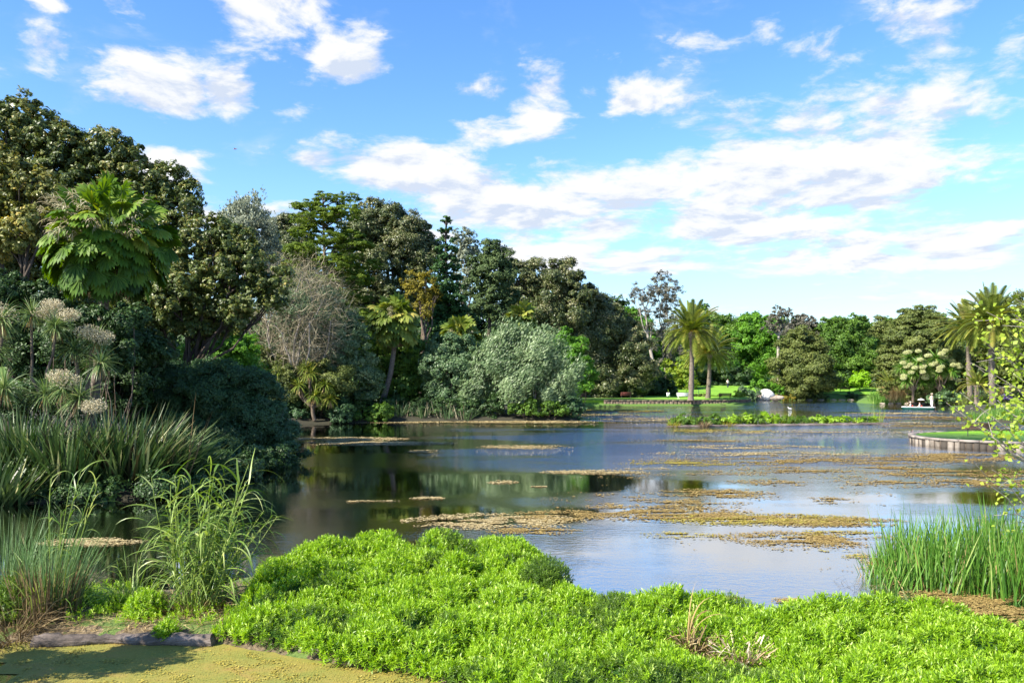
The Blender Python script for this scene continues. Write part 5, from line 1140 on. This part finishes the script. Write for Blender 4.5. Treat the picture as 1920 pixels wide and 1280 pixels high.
# sparse low plants on the bare strip by the log
n = 1300; X = rng.uniform(-9.5, -5.0, n); Y = rng.uniform(14.35, 17.0, n); k = fbm(X * 1.3, Y * 1.3, 3, 5) > .46; X = X[k]; Y = Y[k]
P = np.c_[X, Y, ground_z(X, Y) + rng.uniform(.02, .16, len(X))]
o = mk('ground_cover', shoots(P, np.tile([0, 0, 1.0], (len(P), 1)), .065, .015, 10, .10), M['ground_cover']); tag(o, 'scattered low green plants on the bare strip behind the log', 'ground cover', kind='stuff')
n = 2500; X = rng.uniform(-9.5, -4.8, n); Y = rng.uniform(14.2, 16.4, n)
o = mk('dry_litter', ribbons(Geo(), np.c_[X, Y, ground_z(X, Y) + .02], rng.normal(size=(n, 3)) * [1, 1, .12] + [0, 0, .04], rng.uniform(.08, .35, n), .014, .1, 2), M['tan']); tag(o, 'dry straw litter on the bank behind the log', 'straw litter', kind='stuff')

# log
g = Geo(); P = [gp(62, 1206, .05), gp(130, 1203, .06), gp(205, 1198, .07), gp(300, 1199, .07), gp(400, 1203, .06)]
P = np.array([np.array(p) for p in P]); P[:, 2] = .07
t_ = np.linspace(0, 4, 26); PP = np.stack([np.interp(t_, range(5), P[:, k]) for k in range(3)], 1); PP[:, 2] += rng.normal(0, .012, 26)
o = mk('log', tube(g, PP, .105 + .02 * np.sin(t_ * 2.4) + rng.normal(0, .006, 26), 12, rough=.09), M['logm'], smooth=True); tag(o, 'long weathered grey log lying along the edge of the duckweed pool', 'log')
for px, py, L_, lab in ((590, 1222, .5, 'short dark log piece under the leafy mound by the duckweed'), (765, 1250, .5, 'dark log end under the leafy mound at the right of the duckweed')):
    c = gp(px, py, .06); g = Geo(); tube(g, [(c[0] - L_ / 2, c[1] + .1, .05), (c[0], c[1] + .02, .06), (c[0] + L_ / 2, c[1] - .05, .05)], .09, 10, rough=.08); o = mk('log', g, M['logm'], smooth=True); tag(o, lab, 'log')
for px, py in ((340, 1172), (360, 1176)):
    pass
# duckweed flecks that give the carpet a grain
n = 24000; X = rng.uniform(-9, -.3, n); Y = rng.uniform(11.6, 14.1, n); k = poly_sd(X, Y, WEED) > 0; X = X[k]; Y = Y[k]; n = len(X)
D = rdir(n) * [1, 1, .0]; sz = rng.uniform(.006, .022, n) * (1 + (fbm(X * 3, Y * 3, 2, 9) > .6))
o = mk('duckweed_flecks', leaves(Geo(), np.c_[X, Y, rng.uniform(.016, .03, n)], D + [0, 0, .001], np.tile([0, 0, 1.], (n, 1)) + rng.normal(size=(n, 3)) * .2, sz, sz * .8, np.clip(rng.normal(.5, .3, n), 0, 1)), M['algae_olive']); tag(o, 'tiny raised duckweed flecks on the near pool', 'duckweed', kind='stuff')

# giant grass clump (middle left)
d = 15.4; cx = (365 - 960) / F * d
t0 = thing('giant_grass', 'tall arching giant grass with broad drooping blades on the near left bank', 'grass clump', (cx, d, 0))
g = Geo(); sg = Geo()
for k in range(44):
    a = rng.uniform(0, 6.28); b_ = np.array([cx + .42 * math.cos(a) * rng.random(), d + .35 * math.sin(a) * rng.random(), .05]); H_ = rng.uniform(1.4, 3.0); le = rng.uniform(.02, .42)
    e = b_ + np.array([math.cos(a) * le * H_ + .14 * H_, math.sin(a) * le * H_ * .7, H_ * (1 - le * .3)]); P = curve(b_, e, 9, .03, .0, -.0); P[:, 2] -= 0; tube(sg, P, np.linspace(.016, .006, 9), 5, c=.7)
    nl = 12; t_ = np.linspace(.2, 1.0, nl); idx = t_ * 8; i0 = np.minimum(idx.astype(int), 7); pp = P[i0] + (P[i0 + 1] - P[i0]) * (idx - i0)[:, None]; ax = norm(e - b_)
    al = a + np.arange(nl) * math.pi + rng.normal(0, .5, nl); D = np.c_[np.cos(al), np.sin(al), np.zeros(nl)] * .8 + ax * rng.uniform(.5, 1.1, (nl, 1))
    ribbons(g, pp, D, rng.uniform(.55, 1.15, nl), rng.uniform(.03, .05, nl), rng.uniform(1.0, 2.9, nl), 8, prof=blade, c=np.clip(rng.normal(.45, .2, nl), 0, 1), wob=.03)
for k in range(5):   # leaning outliers
    b_ = np.array([cx + .2, d, .1]); e = b_ + np.array([rng.uniform(.7, 1.45), rng.uniform(-.2, .2), rng.uniform(1.7, 2.7)]); P = curve(b_, e, 9, .04); tube(sg, P, np.linspace(.014, .005, 9), 5, c=.8)
    nl = 9; idx = np.linspace(3, 7.9, nl); i0 = idx.astype(int); pp = P[i0] + (P[i0 + 1] - P[i0]) * (idx - i0)[:, None]; ax = norm(e - b_)
    D = rng.normal(size=(nl, 3)) * [.6, .6, .1] + ax * .9; ribbons(g, pp, D, rng.uniform(.35, .7, nl), .024, rng.uniform(.8, 2.0, nl), 7, prof=blade, wob=.03)
part(t0, 'blades', g, M['giant']); part(t0, 'stalks', sg, M['giant'])
n = 260; a = rng.uniform(0, 6.28, n); r_ = np.sqrt(rng.random(n)) * .55
part(t0, 'dead_stalks', ribbons(Geo(), np.c_[cx + np.cos(a) * r_, d + np.sin(a) * r_ * .7 - .1, np.full(n, .05)], np.c_[np.cos(a) * .5, np.sin(a) * .5, rng.uniform(.4, 1.2, n)], rng.uniform(.3, .9, n), .02, rng.uniform(.2, 1.6, n), 4, prof=strap), M['brown'])
t1 = clump('green_grass', 'low arching grass tuft left of the giant grass', 'grass clump', ((245 - 960) / F * 15.6, 15.7), .3, 70, (.6, 1.3), .03, 'giant', lean=.5, droop=2.0, seg=6)
# sedge clump left: blue-green upper blades, brown base, tall reed stems
bx_ = (98 - 960) / F * 15.1
t0 = clump('sedge_clump', 'fine blue-green sedge clump with brown dead base on the near left bank', 'grass clump', (bx_, 15.1), .42, 300, (1.0, 1.95), .013, 'sedge', lean=.22, droop=.5, seg=5, bias=(.12, 0), prof=strap)
clump('', '', '', (bx_, 15.0), .52, 420, (.6, 1.15), .024, 'brown', lean=.18, droop=.3, t0=t0, pn='dead_base', prof=strap)
clump('', '', '', (bx_ - .1, 15.1), .45, 160, (.9, 1.5), .026, 'giant', lean=.5, droop=1.4, t0=t0, pn='green_blades')
t0 = thing('tall_reed', 'tall green reed stems with drooping leaves standing in the sedge clump', 'reed', (bx_, 15.2, 0)); g = Geo(); sg = Geo()
for k, (ex, h_) in enumerate(((.55, 2.75), (.35, 2.4), (.75, 2.2), (-.1, 2.6), (.15, 2.0), (.9, 2.45))):
    b_ = np.array([bx_ + rng.uniform(-.15, .15), 15.2, .1]); e = b_ + np.array([ex, rng.uniform(-.1, .1), h_]); P = curve(b_, e, 9, .03); tube(sg, P, np.linspace(.016, .006, 9), 5, c=.6)
    nl = 11; idx = np.linspace(3, 7.95, nl); i0 = idx.astype(int); pp = P[i0] + (P[i0 + 1] - P[i0]) * (idx - i0)[:, None]
    D = rng.normal(size=(nl, 3)) * [.8, .5, .1] + [.35, 0, .9]; ribbons(g, pp, D, rng.uniform(.35, .8, nl), .028, rng.uniform(1.2, 2.8, nl), 7, prof=blade, wob=.04)
part(t0, 'blades', g, M['giant']); part(t0, 'stalks', sg, M['giant'])
clump('sedge_clump', 'thin sedge tuft at the far left edge above the shaded bush', 'grass clump', ((5 - 960) / F * 15.4, 15.4), .4, 160, (1.2, 2.1), .012, 'sedge', lean=.3, droop=.6, seg=5, prof=strap)
clump('brown_grass', 'shaggy brown grass tuft in the lower left corner by the duckweed', 'grass clump', ((15 - 960) / F * 14.1, 14.2), .5, 420, (.5, 1.0), .018, 'brown', lean=.9, droop=1.8, seg=5)
# shade caster out of frame at the left (unseen bush, crown shaped for its shadow band)
t0 = thing('shrub', 'unseen bush beyond the left edge, shaped to shade the duckweed pool', 'shrub', (-9.6, 11.2, .1))
part(t0, 'foliage', crown(Geo(), [(-10.4, 11.15, 2.5, .8, .5, .55), (-9.5, 11.3, 2.7, .8, .5, .5), (-8.9, 11.45, 2.6, .6, .45, .45)], .12, lai=2.2, cull=0), M['green'])
g = Geo()
for x_ in (-10.3, -9.6, -9.1): tube(g, curve((x_ * .5 - 4.8, 11.2, 0), (x_, 11.3, 2.4), 6, .05), .04, 6)
part(t0, 'stems', g, M['bark'], True)

# reeds right foreground
def reeds_px(label, x0, x1, y0, y1, n, Lr, mat, w, lean=.16, seed=0, pn='stems', t0=None, edge=None, name='reed_bed'):
    X = rng.uniform(x0, x1, n); Y = rng.uniform(y0, y1, n)
    k = poly_sd(X, Y, edge) > rng.uniform(-.25, .15, n); X = X[k]; Y = Y[k]; n = len(X)
    fr = np.clip((X - 7.4) / 1.6, .45, 1)
    g = ribbons(Geo(), np.c_[X, Y, np.full(n, -.05)], np.c_[rng.normal(.03, lean * (1 + .8 * rng.random(n)), n), rng.normal(0, lean, n), np.ones(n)], rng.uniform(*Lr, n) * rng.uniform(.6, 1.1, n) * fr * (.8 + .35 * fbm(X * 1.5, Y * 1.5, 2, 3)), rng.uniform(.7, 1.3, n) * w, rng.uniform(0, .5, n) ** 2 * 2, 5, prof=strap, c=np.clip(rng.normal(.42, .2, n), 0, 1))
    o = mk(name, g, M[mat]); tag(o, label, 'reeds', kind='stuff'); return o
RE = [(8.0, 17.6), (8.3, 18.6), (9.2, 19.4), (12, 20), (16, 20), (16, 15.8), (12, 16.0), (10.2, 16.6), (9.0, 17.2)]
reeds_px('thick stand of upright green reeds at the right edge of the near water', 7.6, 15, 15.6, 20.2, 7200, (1.0, 1.75), 'reed', .028, edge=RE)
reeds_px('straw coloured dead reeds mixed into the near right reed stand', 7.6, 14, 15.6, 19.6, 420, (.7, 1.5), 'tan', .022, .35, edge=RE, name='dry_reed_bed')
n = 60; X = rng.normal(7.9, .35, n); Y = rng.normal(17.6, .3, n)
o = mk('dead_twigs', ribbons(Geo(), np.c_[X, Y, np.full(n, .0)], rng.normal(size=(n, 3)) * [1, .6, .4] + [0, 0, .5], rng.uniform(.2, .6, n), .012, .4, 4, wob=.2), M['brown']); tag(o, 'thin dead twigs sticking out of the water left of the reed stand', 'twigs', kind='stuff')

# dead cut stumps among the ground cover
for (px, py, n_, sc_, lab, mt) in ((1395, 1215, 70, 1.0, 'bleached cut reed stump with upright broken stalks', 'pale_dead'), (1300, 1195, 60, .8, 'rusty brown dead reed stump left of the bleached one', 'brown')):
    d = 12.75 if px > 1350 else 13.1; x = (px - 960) / F * d
    t0 = clump('reed_stump', lab, 'stump', (x, d), .28 * sc_, n_ * 2, (.12, .46), .024, mt, lean=1.1, droop=.3, seg=3, prof=lambda p: 1.0)
    n2_ = 90; part(t0, 'fibres', ribbons(Geo(), np.c_[rng.normal(x, .22, n2_), rng.normal(d, .2, n2_), rng.uniform(.15, .42, n2_)], rng.normal(size=(n2_, 3)) * [1, 1, .4], rng.uniform(.12, .36, n2_), .02, .6, 3), M['pale_dead' if px > 1350 else 'tan'])
    a_ = rng.uniform(0, 6.28, 70); part(t0, 'rotted_stalks', ribbons(Geo(), np.c_[x + np.cos(a_) * .3, d + np.sin(a_) * .25, rng.uniform(.1, .3, 70)], np.c_[np.cos(a_), np.sin(a_) - .6, rng.uniform(-.1, .6, 70)], rng.uniform(.15, .4, 70), .025, .6, 3), M['brown'])
    if px < 1350:
        part(t0, 'arching_stalks', ribbons(Geo(), np.array([[x - .1, d, .3]] * 7), np.array([[.15, 0, 1], [-.3, 0, .9], [.25, .1, 1], [.05, 0, 1], [-.5, 0, .8], [.4, 0, .9], [.1, .1, 1]]), rng.uniform(.75, 1.1, 7), .03, [2.4, 1.5, 2.6, 1.8, 1.0, 2.2, 2.8], 9, prof=strap), M['tan'])

# ================================================================== FLOATING ALGAE MATS
PATCH = [  # px, py, rx, ry, density, tone
 (650, 823, 95, 3.2, .75, 't'), (705, 831, 125, 3.4, .85, 't'), (790, 846, 26, 2.6, .7, 't'), (985, 838, 75, 3.6, .6, 't'), (1115, 885, 85, 3.8, .75, 't'), (1200, 878, 60, 2, .5, 't'), (942, 904, 24, 3, .8, 't'), (1010, 912, 14, 1.6, .6, 't'),
 (803, 934, 30, 2.4, .8, 't'), (700, 939, 44, 1.5, .35, 't'), (662, 941, 9, 2, .7, 't'), (760, 790.5, 115, 2.2, .8, 't'), (980, 791, 115, 2.0, .9, 't'), (925, 977, 140, 13, .75, 't'), (1040, 968, 90, 9, .6, 'o'), (1000, 994, 75, 8, .6, 'o'), (1200, 958, 150, 10, .5, 'o'),
 (1340, 925, 95, 8, .6, 'o'), (1310, 968, 170, 10, .7, 'o'), (1440, 974, 170, 10, .85, 'y'), (1560, 978, 120, 9, .75, 'o'), (1520, 1010, 150, 14, .6, 'o'), (1350, 1006, 130, 5, .35, 'y'), (1570, 1000, 90, 6, .6, 'y'), (1540, 1038, 90, 7, .3, 'y'), (1270, 1000, 60, 4, .4, 'y'),
 (1200, 935, 150, 14, .25, 'o'), (1300, 945, 100, 10, .3, 'o'), (1480, 905, 100, 5, .25, 'o'), (1560, 938, 40, 8, .4, 'o'), (1520, 895, 120, 4, .2, 'y'), (1620, 912, 60, 4, .25, 'o'),
 (1420, 838, 130, 3.6, .55, 't'), (1440, 851, 190, 5, .45, 't'), (1500, 863, 260, 8, .36, 'o'), (1310, 868, 130, 5, .45, 'y'), (1500, 882, 110, 4, .45, 'o'), (1640, 880, 240, 13, .34, 'o'), (1660, 862, 200, 6, .5, 'o'), (1800, 856, 110, 6, .8, 'o'), (1800, 888, 150, 7, .55, 'o'), (1850, 905, 120, 8, .6, 'o'), (1680, 905, 100, 8, .4, 'o'),
 (1350, 808, 110, 3, .5, 'y'), (1500, 811, 200, 3.4, .35, 't'), (1220, 786, 90, 3, .5, 't'), (1150, 770, 85, 2.2, .6, 'y'), (1120, 778, 70, 2, .5, 't'), (1750, 783, 120, 2.4, .6, 'o'), (1700, 793, 110, 1.8, .45, 't'), (1760, 799, 130, 2.2, .55, 'o'), (1700, 775, 90, 1.6, .6, 't'), (1300, 826, 160, 3, .3, 'o'), (1830, 812, 30, 4, .4, 't'),
 (1690, 1062, 70, 13, .8, 'y'), (1780, 1090, 110, 16, .6, 'o'), (1840, 1120, 120, 18, .75, 'o'), (1880, 1150, 90, 14, .6, 'o'), (1900, 1180, 70, 12, .7, 'o'), (1640, 1045, 60, 7, .5, 'y'), (1366, 1121, 30, 4, .8, 'o'), (1480, 1126, 32, 5, .75, 'o'), (1415, 1113, 14, 1.6, .5, 'o'), (1600, 1070, 60, 8, .2, 'o'),
 (172, 1016, 82, 7, .8, 't'), (1490, 1020, 200, 30, .08, 'o'), (1400, 900, 280, 40, .07, 'o')]
bucket = {'t': Geo(), 'o': Geo(), 'y': Geo()}
for (px, py, rx, ry, dn, tone) in PATCH:
    Y0 = 7050 / (py - 700); X0 = (px - 960) / F * Y0; wx = rx * Y0 / F; wy = ry * Y0 * Y0 / 7050
    s = .012 + .001 * Y0; area = math.pi * wx * wy; n = int(min(20000, dn * area / (s * s) * 1.7 + 20))
    q = rng.normal(size=(n * 2, 2)) * .52; q = q[np.hypot(q[:, 0], q[:, 1]) < 1.25][:n]; X = X0 + q[:, 0] * wx; Y = Y0 + q[:, 1] * wy
    f = fbm(X / (.5 + wx * .22), Y / (.12 + wy * .16), 5, int(px)) + rng.normal(0, .03, len(X)); k = f > .70 - .36 * dn; X = X[k]; Y = Y[k]; n = len(X)
    k = (poly_sd(X, Y, LAKE) > .05) & (poly_sd(X, Y, ISL) < -.25); X = X[k]; Y = Y[k]; n = len(X)
    if n == 0: continue
    sz = s * rng.uniform(.5, 1.7, n) * (1 + .8 * (rng.random(n) < .15)); D = np.c_[rng.normal(1, .7, n), rng.normal(0, .5, n), np.zeros(n)]
    leaves(bucket[tone], np.c_[X, Y, rng.uniform(.006, .02, n)], D, np.tile([0, 0, 1.], (n, 1)) + rng.normal(size=(n, 3)) * .04, sz * 1.5, sz, np.clip(rng.normal(.5, .28, n), 0, 1))
for tone, nm, lab in (('t', 'algae_mat', 'tan algae streaks floating on the darker water'), ('o', 'azolla_mat', 'rusty orange water fern mats floating on the open lake'), ('y', 'duckweed_mat', 'olive yellow duckweed mats floating among the rusty ones')):
    o = mk(nm, bucket[tone], M[{'t': 'algae_tan', 'o': 'algae_orange', 'y': 'algae_olive'}[tone]]); tag(o, lab, 'floating algae', kind='stuff')

# ================================================================== OVERHANGING BRANCH AT RIGHT
d = 13.4; base = np.array([10.9, 13.2, gz(10.9, 13.2)])
t0 = thing('young_tree', 'young tree with yellow-green spring leaves reaching in from the right edge', 'tree', base)
bg_ = Geo(); lg = Geo(); top = base + np.array([.3, .2, 8.5]); tr_ = curve(base, top, 12, .02, .005); tube(bg_, tr_, np.linspace(.14, .03, 12), 9)
def leafspray(P, n_, sz=.1):
    P = np.asarray(P); k = rng.integers(1, len(P), n_); c = P[k] + rng.normal(size=(n_, 3)) * .10; nr = norm(rng.normal(size=(n_, 3)) * .8 + np.array([-.5, -.3, .8]))
    D = np.cross(nr, rdir(n_)) + [0, 0, -.2]; z = sz * rng.uniform(.5, 1.2, n_); leaves(lg, c, D, nr, z, z * .75, np.clip(rng.normal(.5, .22, n_), 0, 1))
for (px, py, dd, nlf) in ((1845, 640, 13.4, 50), (1850, 585, 13.8, 60), (1820, 680, 13.2, 20), (1880, 610, 13, 80), (1835, 690, 13.6, 30), (1860, 715, 13.0, 90), (1800, 735, 13.2, 60), (1790, 760, 12.8, 55), (1800, 772, 13.0, 40), (1862, 752, 13.4, 80), (1775, 755, 13.0, 30), (1880, 820, 12.8, 60),
                          (1860, 880, 13, 60), (1830, 870, 12.6, 24), (1850, 905, 12.6, 24), (1900, 850, 12.6, 70), (1905, 760, 12.6, 70), (1910, 660, 12.6, 90), (1900, 700, 13.2, 60), (1905, 560, 13.2, 40), (1930, 600, 13, 90), (1940, 730, 13, 90), (1860, 660, 13.6, 50), (1870, 750, 12.7, 60), (1915, 625, 13.1, 80), (1895, 900, 12.9, 30)):
    e = at(px, py, dd); j0 = int(np.clip((e[2] - 1.6) / 8.5 * 11 - rng.uniform(-.2, .8), 1, 10)); P = curve(tr_[j0], e, 10, .06, .012, .0); P[:, 2] += .12 * np.sin(np.linspace(0, math.pi, 10)) * rng.uniform(-1, 2)
    tube(bg_, P, np.linspace(.022, .005, 10), 5); leafspray(P[6:], int(nlf * (.45 if e[0] < 7.9 else .7)), .095)
    for _ in range(4):
        s0 = P[rng.integers(4, 9)]; ee = s0 + rng.normal(size=3) * [.22, .2, .16] + [-.12, 0, 0]; tw = curve(s0, ee, 5, .08); tube(bg_, tw, np.linspace(.007, .003, 5), 4); leafspray(tw[2:], max(3, nlf // 9), .085)
part(t0, 'branches', bg_, M['bark_pale'], True); part(t0, 'leaves', lg, M['yellowgreen'])
